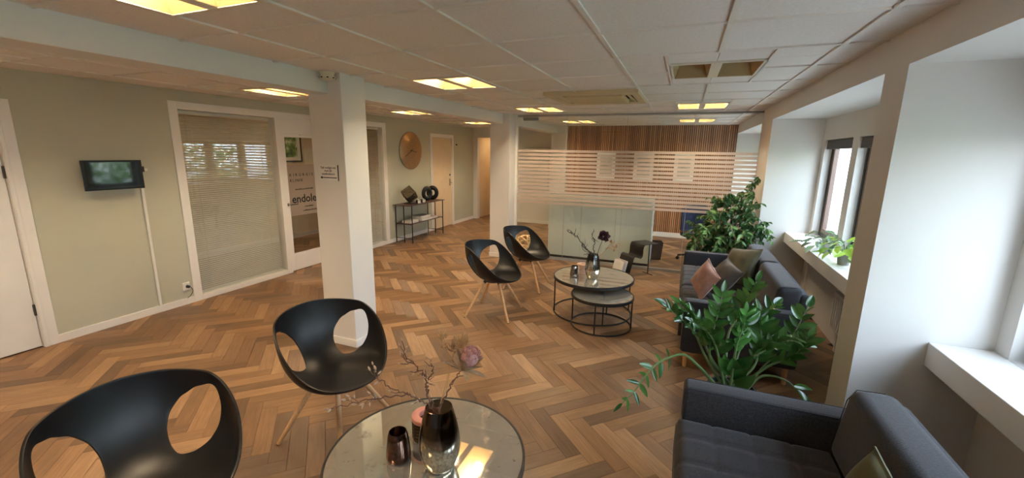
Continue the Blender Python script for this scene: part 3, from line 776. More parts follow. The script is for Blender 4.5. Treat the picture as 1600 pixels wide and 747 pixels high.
# ---- meeting room contents
sb = thing('sideboard', 'white glossy low cabinet standing behind the glass partition', 'cabinet', (-1.225, 7.11, 0))
MB().box(-0.845, 0.845, -0.21, 0.21, 0.05, 1.07).build('carcass', M_side, sb, bevel=0.003)
MB().box(-0.852, 0.852, -0.22, 0.22, 1.072, 1.095).build('top', M_side, sb, bevel=0.003)
MB().box(-0.82, 0.82, -0.19, 0.19, 0, 0.05).build('plinth', M_boxdark, sb)
for k in range(3):
    MB().box(-0.842 + k * 0.563, -0.842 + k * 0.563 + 0.558, -0.224, -0.2105, 0.055, 1.065).build('back_panel', M_side, sb, bevel=0.001)
for i, (x0, x1) in enumerate(((-1.83, -1.42), (-1.02, -0.61), (-0.19, 0.20))):
    p = thing('framed_picture', ('pale framed picture on the slat wall, nearest the white column', 'pale framed picture on the slat wall, middle of three', 'pale framed picture on the slat wall, nearest the windows')[i], 'picture', ((x0 + x1) / 2, 9.742, 1.235), 0, 'pictures on the slat wall')
    hw, hh = (x1 - x0) / 2, 0.55
    m = MB(); m.box(-hw, hw, -0.025, 0, 0, 0.02).box(-hw, hw, -0.025, 0, hh - 0.02, hh).box(-hw, -hw + 0.02, -0.025, 0, 0.02, hh - 0.02).box(hw - 0.02, hw, -0.025, 0, 0.02, hh - 0.02)
    m.build('frame', M_trim, p); MB().box(-hw + .02, hw - .02, -0.01, 0, 0.02, hh - .02).build('mount', M_paper, p)
    MB().box(-hw + 0.07, hw - 0.07, -0.012, -0.0101, 0.09, hh - 0.09).build('print', M_picgrey, p)
    MB().box(-hw - 0.02, hw + 0.02, -0.03, 0, -0.025, -0.002).build('picture_ledge', M_black, p)
# white panel standing in for the brightness of a lit door panel
p = thing('white_panel', 'white panel standing in for a lit door behind the striped glass', 'white_panel', (-3.42, YF - 0.001, 0.86))
MB().box(-0.33, 0.33, -0.02, 0, 0, 1.03).build('panel', M_paper, p); MB().box(-0.345, 0.345, -0.025, 0, -0.015, -0.001).box(-0.345, 0.345, -0.025, 0, 1.031, 1.045).build('rail', M_tvsil, p)

oc = thing('office_chair', 'navy office chair on castors behind the glass', 'chair', (0.34, 7.62, 0), 0.5)
m = MB().grid(10, 10, lambda u, v: ((u - .5) * 0.44, 0.2 + 0.05 * math.cos((u - .5) * PI) - 0.05 * (v - .5) ** 2, 0.5 + v * 0.42)); m.build('backrest_mesh', M_navy, oc, smooth=True)
MB().tube([((u - .5) * 0.46, 0.2 + 0.05 * math.cos((u - .5) * PI), 0.5 + v * 0.43) for u, v in ((0, .05), (0, .5), (0, .95), (.1, 1), (.5, 1), (.9, 1), (1, .95), (1, .5), (1, .05), (.9, 0), (.5, 0), (.1, 0))], 0.014, 8, close=True).build('back_frame', M_black, oc, smooth=True)
MB().box(-0.24, 0.24, -0.24, 0.2, 0.42, 0.48).build('seat', M_navy, oc, smooth=True, bevel=0.025, seg=3)
MB().tube([(0, 0.12, 0.43), (0, 0.24, 0.42), (0, 0.27, 0.55)], 0.02).build('back_bracket', M_black, oc)
MB().tube([(0, 0, 0.1), (0, 0, 0.43)], 0.026, 12).build('gas_lift', M_black, oc)
for k in range(5):
    an = 2 * PI * k / 5 + 2.4; c, s_ = math.cos(an), math.sin(an)
    l = MB().tube([(0, 0, 0.12), (c * 0.16, s_ * 0.16, 0.105), (c * 0.31, s_ * 0.31, 0.075)], [0.028, 0.02, 0.016], 8).build('base_spoke', M_black, oc)
    MB().lathe([(0.012, -0.02), (0.028, -0.02), (0.028, 0.02), (0.012, 0.02)], 14).xf(Matrix.Translation((c * 0.31, s_ * 0.31, 0.0285)) @ Matrix.Rotation(an, 4, 'Z') @ Matrix.Rotation(PI / 2, 4, 'X')).tube([(c * .31, s_ * .31, 0.03), (c * .31, s_ * .31, 0.08)], 0.008).build('caster', M_black, l)
bk = thing('waste_basket', 'dark woven waste basket behind the glass', 'basket', (-0.33, 7.56, 0), 0.2)
def taper(b, t, h, wall=0.008):
    m = MB(); k = b - wall; j = t - wall
    P = lambda r, z: [(-r, -r, z), (r, -r, z), (r, r, z), (-r, r, z)]
    a0, a1, c1, c0 = P(b, 0), P(t, h), P(j, h), P(k, wall)
    for i in range(4):
        n_ = (i + 1) % 4
        m.quad(a0[i], a0[n_], a1[n_], a1[i]); m.quad(a1[i], a1[n_], c1[n_], c1[i]); m.quad(c1[i], c1[n_], c0[n_], c0[i])
    m.quad(*reversed(a0)); m.quad(*c0); return m
taper(0.085, 0.105, 0.3).build('body', M_basket, bk); MB().tube([(-.105, -.105, .3), (.105, -.105, .3), (.105, .105, .3), (-.105, .105, .3)], 0.007, 6, close=True).build('rim', M_basket, bk)

# ================================================================== SHELL CHAIRS
def chair_shell_mesh():
    NU, NV = 200, 72
    def rim(th):
        c, s = math.cos(th), math.sin(th)
        ax = 0.295 if c > 0 else 0.325
        e = 1.95
        k = (abs(c) ** e + abs(s) ** e) ** (-1 / e)
        x, y = ax * c * k, 0.312 * s * k
        t = max(0, min(1, (x + 0.18) / 0.50)); sm = t * t * (3 - 2 * t)
        z = 0.766 - 0.331 * sm + 0.03 * max(0, -c) ** 2
        return x, y, z
    def pos(u, v):
        th = 2 * PI * u; x, y, z = rim(th)
        c = math.cos(th); back = max(0.0, -c)
        # bowl profile
        r = math.sin(v * PI / 2) ** (0.92 - 0.12 * back); lift = (1 - math.cos(v * PI / 2)) ** (1.35 - 0.25 * back)
        return Vector((x * r + 0.02 * (1 - r), y * r, 0.398 + (z - 0.398) * lift))
    HOLE = [((a - 129) / 24, (b - 0.65) / 0.28) for a, b in ((112, .93), (106.5, .84), (105, .73), (107, .60), (114.5, .46), (127, .38), (141, .37), (150, .44), (154, .55), (153, .66), (147, .76), (137, .84), (125, .895))]
    HP = sorted((math.atan2(b, a), math.hypot(a, b)) for a, b in HOLE)
    HP = [(HP[-1][0] - 2 * PI, HP[-1][1])] + HP + [(HP[0][0] + 2 * PI, HP[0][1])]
    def radius(an):
        for (a0, r0), (a1, r1) in zip(HP, HP[1:]):
            if a0 <= an <= a1:
                t = (an - a0) / (a1 - a0); t = t * t * (3 - 2 * t) * 0.35 + t * 0.65; return r0 + (r1 - r0) * t
        return 1.0
    def inside(u, v):
        th = math.degrees(2 * PI * u) % 360
        if th > 180: th = 360 - th
        a, b = (th - 129) / 24, (v - 0.65) / 0.28; q = math.hypot(a, b)
        if q > 2.5: return -1.5
        return 1.0 - q / radius(math.atan2(b, a))
    U = [[(i / NU, 0.04 + 0.96 * j / NV) for j in range(NV + 1)] for i in range(NU)]
    P = [[pos(*U[i][j]) for j in range(NV + 1)] for i in range(NU)]
    Fv = [[inside(*U[i][j]) for j in range(NV + 1)] for i in range(NU)]
    snapped = {}
    for i in range(NU):
        for j in range(NV + 1):
            for di, dj in ((1, 0), (0, 1), (1, 1), (1, -1)):
                a, b = i, j; c, d = (i + di), j + dj
                if d > NV or d < 0: continue
                f0, f1 = Fv[a][b], Fv[c % NU][d]
                if (f0 > 0) != (f1 > 0):
                    t = f0 / (f0 - f1); u0, v0 = U[a][b]; u1, v1 = c / NU, U[c % NU][d][1]
                    lo, hi = 0.0, 1.0
                    for _ in range(14):
                        mid = (lo + hi) / 2; fm = inside(u0 + (u1 - u0) * mid, v0 + (v1 - v0) * mid)
                        if (fm > 0) == (f0 > 0): lo = mid
                        else: hi = mid
                    t = (lo + hi) / 2; q = pos(u0 + (u1 - u0) * t, v0 + (v1 - v0) * t)
                    key, dist = ((a, b), t) if t < 0.5 else ((c % NU, d), 1 - t)
                    if key not in snapped or dist < snapped[key][0]: snapped[key] = (dist, q)
    bm = bmesh.new(); V = {}
    for i in range(NU):
        for j in range(NV + 1):
            V[(i, j)] = bm.verts.new(snapped[(i, j)][1] if (i, j) in snapped else P[i][j])
    centre = bm.verts.new(Vector((0.02, 0, 0.3975)))
    bad = lambda k: Fv[k[0]][k[1]] > 0 and k not in snapped
    for i in range(NU):
        n_ = (i + 1) % NU
        bm.faces.new((centre, V[(i, 0)], V[(n_, 0)]))
        for j in range(NV):
            ks = ((i, j), (i, j + 1), (n_, j + 1), (n_, j))
            if any(bad(k) for k in ks): continue
            if all(k in snapped for k in ks): 
                if inside((i + 0.5) / NU, (U[i][j][1] + U[i][j + 1][1]) / 2) > 0: continue
            bm.faces.new([V[k] for k in ks])
    loose = [v for v in bm.verts if not v.link_faces]
    bmesh.ops.delete(bm, geom=loose, context='VERTS')
    bmesh.ops.recalc_face_normals(bm, faces=bm.faces)
    # even out the opening edges along their own loop
    rimv = set(V[(i, NV)] for i in range(NU)); nb = {}
    for e in bm.edges:
        if len(e.link_faces) == 1 and not (e.verts[0] in rimv and e.verts[1] in rimv):
            a, b = e.verts; nb.setdefault(a, []).append(b); nb.setdefault(b, []).append(a)
    for _ in range(8):
        new = {v: v.co * 0.5 + (l[0].co + l[1].co) * 0.25 for v, l in nb.items() if len(l) == 2}
        for v, c in new.items(): v.co = c
    me = bpy.data.meshes.new('shell'); bm.to_mesh(me); bm.free()
    ob = bpy.data.objects.new('tmp', me); COL.objects.link(ob)
    md = ob.modifiers.new('s', 'SOLIDIFY'); md.thickness = 0.011; md.offset = 0
    md2 = ob.modifiers.new('b', 'BEVEL'); md2.width = 0.004; md2.segments = 2; md2.limit_method = 'ANGLE'; md2.angle_limit = math.radians(55)
    bpy.context.view_layer.update()
    out = bpy.data.meshes.new_from_object(ob.evaluated_get(bpy.context.evaluated_depsgraph_get()))
    bpy.data.objects.remove(ob); out.name = 'shell'
    out.materials.clear(); out.materials.append(M_blackpl)
    out.polygons.foreach_set('use_smooth', [True] * len(out.polygons)); out.update()
    return out
shell_me = chair_shell_mesh()
def leg_mesh(sx, sy):
    p0 = Vector((sx * 0.085, sy * 0.085, 0.375)); p1 = Vector((sx * 0.25, sy * 0.25, 0.004))
    n = 8; return MB().tube([p0 + (p1 - p0) * (i / n) for i in range(n + 1)], [0.0165 - 0.006 * abs(i / n - 0.25) * 1.1 for i in range(n + 1)], 14).mesh('leg', M_beech, smooth=True)
leg_mes = [leg_mesh(sx, sy) for sx in (-1, 1) for sy in (-1, 1)]
def cm(sx, sy): return MB().tube([(sx * 0.07, sy * 0.07, 0.39), (sx * 0.088, sy * 0.088, 0.366)], 0.018, 12).mesh('collar', M_black)
col_mes = [cm(sx, sy) for sx in (-1, 1) for sy in (-1, 1)]
foot_mes = [MB().tube([(sx * 0.2495, sy * 0.2495, 0.0055), (sx * 0.2515, sy * 0.2515, 0.0)], 0.0115, 12).mesh('foot_cap', M_boxdark) for sx in (-1, 1) for sy in (-1, 1)]
plate_me = MB().lathe([(0.11, 0.378), (0.115, 0.382), (0.115, 0.388), (0.02, 0.391)], 28).mesh('mounting_plate', M_black)
def shell_chair(x, y, rz, label, swivel=0):
    t = thing('shell_chair', label, 'chair', (x, y, 0), math.radians(rz), 'black shell chairs with wooden legs')
    link('shell', shell_me, t, (0, 0, 0), (0, 0, math.radians(swivel))); link('mounting_plate', plate_me, t)
    for lm, cme, fm in zip(leg_mes, col_mes, foot_mes):
        l = link('leg', lm, t); link('collar', cme, l); link('foot_cap', fm, l)
shell_chair(-1.90, 1.845, 0, 'black shell chair in front of the column with the sign', -18.5)
shell_chair(-1.86, 0.828, 0, 'largest black shell chair, cut off at the bottom corner of the picture', -16)
shell_chair(-1.84, 4.12, 4, 'black shell chair before the far table, nearer the viewer of that pair', -6)
shell_chair(-1.83, 5.17, 2, 'black shell chair closest to the glass partition and far column', -5)

# woven ball glimpsed through the chair opening
wbal = thing('woven_ball', 'woven rattan ball on the floor behind the farthest shell chair', 'ball', (-2.335, 6.49, 0.0))
rb = 0.215
for k in range(26):
    ax = Vector((random.gauss(0, 1), random.gauss(0, 1), random.gauss(0, 1))).normalized(); a_ = ax.orthogonal().normalized(); b_ = ax.cross(a_)
    off = random.uniform(-0.5, 0.5); rr_ = math.sqrt(1 - off * off)
    MB().tube([Vector((0, 0, rb)) + (rb - 0.006) * (off * ax + rr_ * (math.cos(2 * PI * i / 40) * a_ + math.sin(2 * PI * i / 40) * b_)) for i in range(40)], 0.0085, 6, close=True).build('cane_hoop', M_rattan, wbal, smooth=True)

# ================================================================== TABLES
def round_table(x, y, r, z, label, rot=0.4, ringr=None):
    t = thing('coffee_table', label, 'table', (x, y, 0), rot, 'round mirror-topped coffee tables')
    MB().lathe([(r - 0.012, z - 0.008), (r - 0.012, z)], 96).build('mirror_top', M_mirror, t, smooth=True)
    MB().lathe([(r - 0.012, z - 0.03), (r - 0.002, z - 0.03), (r, z - 0.028), (r, z), (r - 0.003, z + 0.003), (r - 0.011, z + 0.003), (r - 0.012, z - 0.03)], 96, cap=False).build('rim', M_black, t, smooth=True)
    MB().lathe([(r - 0.013, z - 0.022), (r - 0.013, z - 0.009)], 64).build('underside_board', M_black, t)
    for k in range(4):
        an = k * PI / 2; q = ((r - 0.012) * math.cos(an), (r - 0.012) * math.sin(an))
        MB().tube([(q[0], q[1], 0.012), (q[0], q[1], z - 0.029)], 0.0075, 10).build('leg', M_black, t, smooth=True)
    MB().ring((0, 0, 0.0085), r - 0.012, 0.0085, 80, 10).build('base_ring', M_black, t, smooth=True)
    return t
ZT = 0.42
round_table(-0.975, 1.441, 0.449, ZT, 'round mirror-topped coffee table in the foreground holding dried flowers', 0.5)
round_table(-0.837, 4.61, 0.446, ZT, 'larger tall round mirror-topped table of the nested pair by the sofa', 3.6)
round_table(-0.672, 4.265, 0.322, 0.34, 'smaller low round mirror-topped table tucked under the far table', -1.6)

# ---- vases, votives, candles, dried flowers
def vase(loc, s, m, label):
    t = thing('glass_vase', label, 'vase', loc)
    prof = [(0.042, 0), (0.056, 0.006), (0.075, 0.05), (0.0835, 0.10), (0.081, 0.15), (0.069, 0.215), (0.054, 0.272)]
    pr = []
    P = bez([(a, 0, b) for a, b in prof], 6)
    o = [(q.x * s, q.z * s) for q in P]; i = [((q.x - 0.004) * s, q.z * s) for q in reversed(P) if q.z > 0.012] + [(0.001, 0.012 * s)]
    MB().lathe([(0.001, 0.0005)] + o + i, 48, cap=False).build('body', m, t, smooth=True, ang=60)
    MB().ring((0, 0, 0.2725 * s), 0.052 * s, 0.0022 * s, 48, 6).build('lip', M_ribbed, t, smooth=True)
    return t
vase((-0.876, 1.392, ZT), 1.06, M_vase, 'smoked silver glass vase with dried protea on the foreground table')
vase((-0.835, 4.52, ZT), 1.0, M_vase2, 'smoked silver glass vase with dark flower on the far table')
def votive(loc, s, m, label):
    t = thing('votive_holder', label, 'candle holder', loc)
    P = bez([(0.042, 0, 0.0), (0.050, 0, 0.012), (0.048, 0, 0.05), (0.042, 0, 0.10), (0.036, 0, 0.125)], 5)
    o = [(q.x * s, q.z * s) for q in P]; i = [((q.x - 0.003) * s, q.z * s) for q in reversed(P) if q.z > 0.03] + [(0.001, 0.03 * s)]
    MB().lathe([(0.001, 0.0005)] + o + i, 36, cap=False).build('cup', m, t, smooth=True, ang=60)
    MB().lathe([(0.02, 0.031 * s), (0.02, 0.045 * s), (0.001, 0.045 * s)], 20).build('tealight', M_candle2, t)
votive((-1.073, 1.363, ZT), 1.08, M_votive, 'dark bronze mercury glass votive on the foreground table')
votive((-1.03, 4.50, ZT), 1.0, M_votive2, 'silver mercury glass votive on the far table')
def candle(loc, s, mtop, mside, label):
    t = thing('ring_candle', label, 'candle', loc); r = 0.068 * s; h = 0.11 * s
    pr = [(0.001, 0.0), (r, 0)]
    for k in range(5):
        z = h * 0.06 + k * h * 0.15; pr += [(r, z), (r * 0.93, z + h * 0.05), (r * 0.93, z + h * 0.09), (r, z + h * 0.14)]
    pr += [(r, h * 0.82)]
    MB().lathe(pr, 40, cap=False).build('ribbed_base', mside, t, smooth=True, ang=30)
    MB().lathe([(r, h * 0.821), (r * 1.01, h * 0.97), (r * 0.97, h), (r * 0.5, h), (r * 0.47, h * 0.97), (r * 0.46, h * 0.80)], 40, cap=False).build('top_ring', mtop, t, smooth=True, ang=40)
    MB().lathe([(r * 0.46, h * 0.80), (0.001, h * 0.80)], 32, cap=False).build('well', M_hole, t)
candle((-1.045, 1.548, ZT), 1.03, M_candle, M_ribbed, 'rose topped ribbed candle pot behind the foreground vase')
candle((-0.985, 4.70, ZT), 0.95, M_candle2, M_candle2, 'pale pink candle pot behind the far vase')

def branch(name, pts, r0, m, parent, buds=None, seed=0, twigs=4, tl=0.07, bs=1.0, jit=0.006):
    rnd = random.Random(seed); P = bez(pts, 8)
    P = [p + Vector((rnd.uniform(-jit, jit), rnd.uniform(-jit, jit), rnd.uniform(-jit, jit))) * (0 < i < len(P) - 1) for i, p in enumerate(P)]
    n = len(P); mb = MB().tube(P, [r0 * (1 - 0.65 * i / (n - 1)) for i in range(n)], 6); tips = [(P[-1], P[-1] - P[-2])]
    for k in range(twigs):
        i = rnd.randint(n // 3, n - 2); d = (P[i + 1] - P[i]).normalized(); s = d.orthogonal(); s.rotate(Matrix.Rotation(rnd.uniform(0, 6.28), 3, d))
        a = P[i]; L = tl * rnd.uniform(0.5, 1.1); b = a + (d * 0.7 + s.normalized() * 0.7) * L * 0.5; c = b + (d * 0.9 + s * 0.2 + Vector((0, 0, 0.2))) * L * 0.5
        mb.tube([a, b, c], [r0 * 0.5, r0 * 0.4, r0 * 0.3], 5); tips += [(c, c - b), (b, s)]
    o = mb.build(name, m, parent, smooth=True)
    if buds:
        for (p, d) in tips + [(P[rnd.randint(n // 3, n - 1)], Vector((rnd.gauss(0, 1), rnd.gauss(0, 1), rnd.gauss(0, 1)))) for _ in range(3)]:
            d = Vector(d).normalized(); q = d.to_track_quat('Z', 'Y').to_matrix().to_4x4()
            s_ = rnd.uniform(0.65, 1.0) * bs
            b = link('bud', bud_me, o); b.matrix_basis = Matrix.Translation(p) @ q @ Matrix.Diagonal((s_, s_, s_, 1))
    return o
bud_me = MB().lathe([(0.0012, 0), (0.0048, 0.006), (0.0056, 0.011), (0.004, 0.018), (0.0006, 0.024)], 7).mesh('bud', M_bud, smooth=True)
vb = Vector((-0.876, 1.392, ZT))
ds = thing('dried_stems', 'dried bud twigs and pink protea standing in the foreground vase', 'dried flowers', tuple(vb))
L_ = lambda pts, c: [Vector(p) - c for p in pts]
branch('bud_twig', L_([(-0.873, 1.40, 0.47), (-0.905, 1.393, 0.676), (-0.949, 1.384, 0.714), (-0.998, 1.362, 0.751), (-1.055, 1.334, 0.777), (-1.103, 1.313, 0.819), (-1.152, 1.302, 0.861)], vb), 0.0042, M_twig, ds, True, 1, 5, 0.06)
branch('bud_twig', L_([(-0.998, 1.362, 0.751), (-1.081, 1.298, 0.761), (-1.159, 1.231, 0.751), (-1.222, 1.183, 0.745), (-1.248, 1.161, 0.743)], vb), 0.003, M_twig, ds, True, 2, 5, 0.06)
branch('gnarled_twig', L_([(-0.87, 1.385, 0.47), (-0.906, 1.395, 0.687), (-0.948, 1.412, 0.74), (-0.976, 1.438, 0.806), (-1.022, 1.439, 0.845), (-1.09, 1.433, 0.893)], vb), 0.0052, M_twig, ds, True, 3, 8, 0.08, 0.8, 0.009)
branch('gnarled_twig', L_([(-0.948, 1.412, 0.74), (-0.955, 1.43, 0.79), (-0.935, 1.45, 0.84), (-0.965, 1.455, 0.885)], vb), 0.004, M_twig, ds, True, 9, 5, 0.05, 0.7, 0.008)
branch('protea_stem', L_([(-0.873, 1.378, 0.47), (-0.889, 1.397, 0.666), (-0.864, 1.412, 0.737), (-0.826, 1.434, 0.818), (-0.795, 1.448, 0.879)], vb), 0.0055, M_twig, ds, False, 4, 2, 0.05)
branch('straw_stem', L_([(-0.878, 1.39, 0.5), (-0.886, 1.397, 0.66), (-0.865, 1.435, 0.795), (-0.87, 1.473, 0.877), (-0.894, 1.489, 0.943), (-0.915, 1.495, 1.0)], vb), 0.0026, M_drystem, ds, False, 5, 0, jit=0.001)
branch('straw_stem', L_([(-0.874, 1.395, 0.5), (-0.881, 1.399, 0.66), (-0.864, 1.445, 0.79), (-0.854, 1.473, 0.899), (-0.848, 1.498, 0.948), (-0.836, 1.511, 0.98)], vb), 0.003, M_drystem, ds, False, 6, 0, jit=0.001)
def seed_head(c, n, L, parent, seed, r=0.0016):
    rnd = random.Random(seed); m = MB()
    for k in range(n):
        d = Vector((rnd.gauss(0, 0.75), rnd.gauss(0, 0.75), rnd.uniform(0.1, 1.0))).normalized(); a = Vector(c) - Vector((0, 0, rnd.uniform(0, L * 0.9)))
        m.tube([a, a + d * L * 0.6, a + (d + Vector((0, 0, 0.4))).normalized() * L], [r, r * 1.3, r * 0.3], 4)
    return m.build('seed_head', M_drystem, parent, smooth=True)
c = Vector((-0.915, 1.495, 0.985)) - vb; seed_head(c, 26, 0.032, ds, 1); seed_head(c - Vector((-.01, 0, .04)), 10, 0.022, ds, 5)
c = Vector((-0.833, 1.513, 0.972)) - vb; seed_head(c, 46, 0.046, ds, 2); seed_head(c + Vector((-.035, -.005, -.03)), 24, 0.036, ds, 3)
def petal(L, W, cup, m, name='leaf', n=6):
    """pointed leaf along +X, normal +Z"""
    def fn(u, v):
        s = (v - 0.5) * 2; w = W * 0.5 * (math.sin(PI * min(1, u ** 0.8)) ** 0.75 if 0 < u < 1 else 0.0)
        return (L * u, s * w, cup * L * (s * s * 0.35 * math.sin(PI * u)) - cup * L * 0.5 * u * u)
    return MB().grid(n, 4, fn).mesh(name, m, smooth=True, weld=True, ang=80)
def orient(p, d, up):
    d = Vector(d).normalized(); up = Vector(up); y = up.cross(d)
    if y.length < 1e-4: y = d.orthogonal()
    y.normalize(); z = d.cross(y)
    return Matrix(((d.x, y.x, z.x, p[0]), (d.y, y.y, z.y, p[1]), (d.z, y.z, z.z, p[2]), (0, 0, 0, 1)))
pc = Vector((-0.785, 1.455, 0.875)) - vb; pd = Vector((0.35, 0.25, 0.9)).normalized()
ph = thing_head = MB().lathe([(0.006, -0.01), (0.026, 0.014), (0.038, 0.048), (0.034, 0.075), (0.016, 0.092), (0.001, 0.096)], 18).xf(Matrix.Translation(pc) @ pd.to_track_quat('Z', 'Y').to_matrix().to_4x4()).build('protea_bloom', M_protea, ds, smooth=True)
rnd = random.Random(4); m = MB(); q = Matrix.Translation(pc) @ pd.to_track_quat('Z', 'Y').to_matrix().to_4x4()
for k in range(120):
    th = rnd.uniform(0, 2 * PI); ff = rnd.uniform(0.15, 1) ** 0.6; rr_ = 0.040 * ff; z = 0.038 + 0.055 * math.sqrt(max(0, 1 - ff * ff * 0.8))
    a = q @ Vector((rr_ * math.cos(th), rr_ * math.sin(th), z)); b = q @ Vector((rr_ * 1.2 * math.cos(th), rr_ * 1.2 * math.sin(th), z + 0.012)); m.tube([a, b], [0.0026, 0.0012], 4)
o = m.build('floret_tufts', M_protea, ph); o['kind'] = 'stuff'
bract = petal(0.10, 0.042, 0.25, M_dryleaf, 'bract')
for k in range(9):
    th = 2 * PI * k / 9 + 0.3; d = Vector((math.cos(th) * 0.62, math.sin(th) * 0.62, 0.8)) if k % 2 else Vector((math.cos(th), math.sin(th), 0.25))
    d = q.to_3x3() @ d.normalized(); p = pc - pd * 0.012 + (q.to_3x3() @ Vector((math.cos(th), math.sin(th), 0))) * 0.008
    link('bract', bract, ds).matrix_basis = orient(p, d, pd) 

vb2 = Vector((-0.835, 4.52, ZT)); ds2 = thing('flower_stems', 'bare twigs and a dark burgundy bloom standing in the far vase', 'dried flowers', tuple(vb2)); D = Vector((-0.045, -0.03, 0))
S2 = lambda pts: [Vector(p) + D - vb2 for p in pts]
branch('bare_twig', [Vector((0, 0, 0.03))] + S2([(-0.79, 4.55, 0.657), (-0.863, 4.541, 0.745), (-0.936, 4.511, 0.842), (-0.99, 4.482, 0.905), (-1.064, 4.455, 0.965)]), 0.0065, M_twigd, ds2, False, 11, 7, 0.12, jit=0.01)
branch('bare_twig', [Vector((0.01, 0, 0.03))] + S2([(-0.79, 4.55, 0.657), (-0.838, 4.566, 0.714), (-0.877, 4.567, 0.738), (-0.92, 4.568, 0.77), (-0.932, 4.581, 0.8)]), 0.006, M_twigd, ds2, False, 12, 7, 0.11, jit=0.01)
branch('bare_twig', [Vector((0, 0.01, 0.03))] + S2([(-0.787, 4.552, 0.657), (-0.792, 4.572, 0.757), (-0.795, 4.587, 0.831), (-0.81, 4.591, 0.877), (-0.827, 4.594, 0.919)]), 0.006, M_twigd, ds2, False, 13, 5, 0.1, jit=0.01)
branch('bare_twig', [Vector((-0.01, 0, 0.03))] + S2([(-0.79, 4.55, 0.657), (-0.815, 4.526, 0.688), (-0.847, 4.505, 0.701), (-0.881, 4.468, 0.698)]), 0.005, M_twigd, ds2, False, 14, 3, 0.06)
branch('flower_stem', [Vector((0.01, 0.01, 0.03))] + S2([(-0.754, 4.566, 0.664), (-0.739, 4.591, 0.747), (-0.719, 4.614, 0.818), (-0.706, 4.63, 0.87)]), 0.0045, M_twigd, ds2, False, 15, 0, jit=0.001)
branch('dry_stem', [Vector((0.015, 0.01, 0.03))] + S2([(-0.731, 4.574, 0.658), (-0.702, 4.594, 0.693), (-0.661, 4.622, 0.75), (-0.632, 4.644, 0.797), (-0.584, 4.657, 0.775)]), 0.003, M_drystem, ds2, False, 16, 4, 0.06, jit=0.001)
pet = petal(0.055, 0.05, -0.9, M_peony, 'petal'); pc = Vector((-0.699, 4.637, 0.883)) + D - vb2; rnd = random.Random(3)
for k in range(34):
    d = Vector((rnd.gauss(0, 1), rnd.gauss(0, 1), rnd.gauss(0.25, 0.8))).normalized(); link('petal', pet, ds2).matrix_basis = orient(pc + d * 0.016, d, Vector((rnd.gauss(0, 1), rnd.gauss(0, 1), rnd.gauss(0, 1))))
drl = petal(0.05, 0.024, -0.4, M_drystem, 'dry_leaf')
for k in range(12):
    p = S2([(-0.60, 4.65, 0.775)])[0] + Vector((rnd.uniform(-.05, .05), rnd.uniform(-.03, .03), rnd.uniform(-.03, .05))); link('dry_leaf', drl, ds2).matrix_basis = orient(p, (rnd.gauss(0, 1), rnd.gauss(0, 1), rnd.gauss(0, 1)), (0, 0, 1))

# ================================================================== SOFAS
def tufted(x0, x1, y0, y1, z0, z1, nx, ny, r=0.05, depth=0.008, vertical=False):
    """cushion block with rounded edges and stitched square quilting on its top"""
    NX, NY = 52, 52; lx, ly = x1 - x0, y1 - y0; m = MB()
    sx = [lx * (k + 1) / nx for k in range(nx - 1)]; sy = [ly * (k + 1) / ny for k in range(ny - 1)]
    def top(u, v):
        a, b = u * lx, v * ly
        e = min(a, lx - a, b, ly - b); zz = z1
        if e < r: zz -= r - math.sqrt(max(0, r * r - (r - e) ** 2))
        q = max([math.exp(-((a - s) / 0.011) ** 2) for s in sx] + [math.exp(-((b - s) / 0.011) ** 2) for s in sy] + [0])
        kk = max([math.exp(-(((a - s) ** 2 + (b - t) ** 2)) / 0.03 ** 2) for s in sx for t in sy] + [0])
        puff = 0.012 * (1 - (2 * u - 1) ** 4) * (1 - (2 * v - 1) ** 4)
        return (x0 + a, y0 + b, zz + puff - depth * q - depth * 0.6 * kk)
    m.grid(NX, NY, top)
    zt = z1 - r
    m.quad((x0, y0, z0), (x1, y0, z0), (x1, y0, zt), (x0, y0, zt)).quad((x1, y0, z0), (x1, y1, z0), (x1, y1, zt), (x1, y0, zt)).quad((x1, y1, z0), (x0, y1, z0), (x0, y1, zt), (x1, y1, zt)).quad((x0, y1, z0), (x0, y0, z0), (x0, y0, zt), (x0, y1, zt)).quad((x0, y1, z0), (x1, y1, z0), (x1, y0, z0), (x0, y0, z0))
    return m
def shear_back(m, x_at, z_at, k):
    m.v = [(x + (z - z_at) * k, y, z) for x, y, z in m.v]; return m
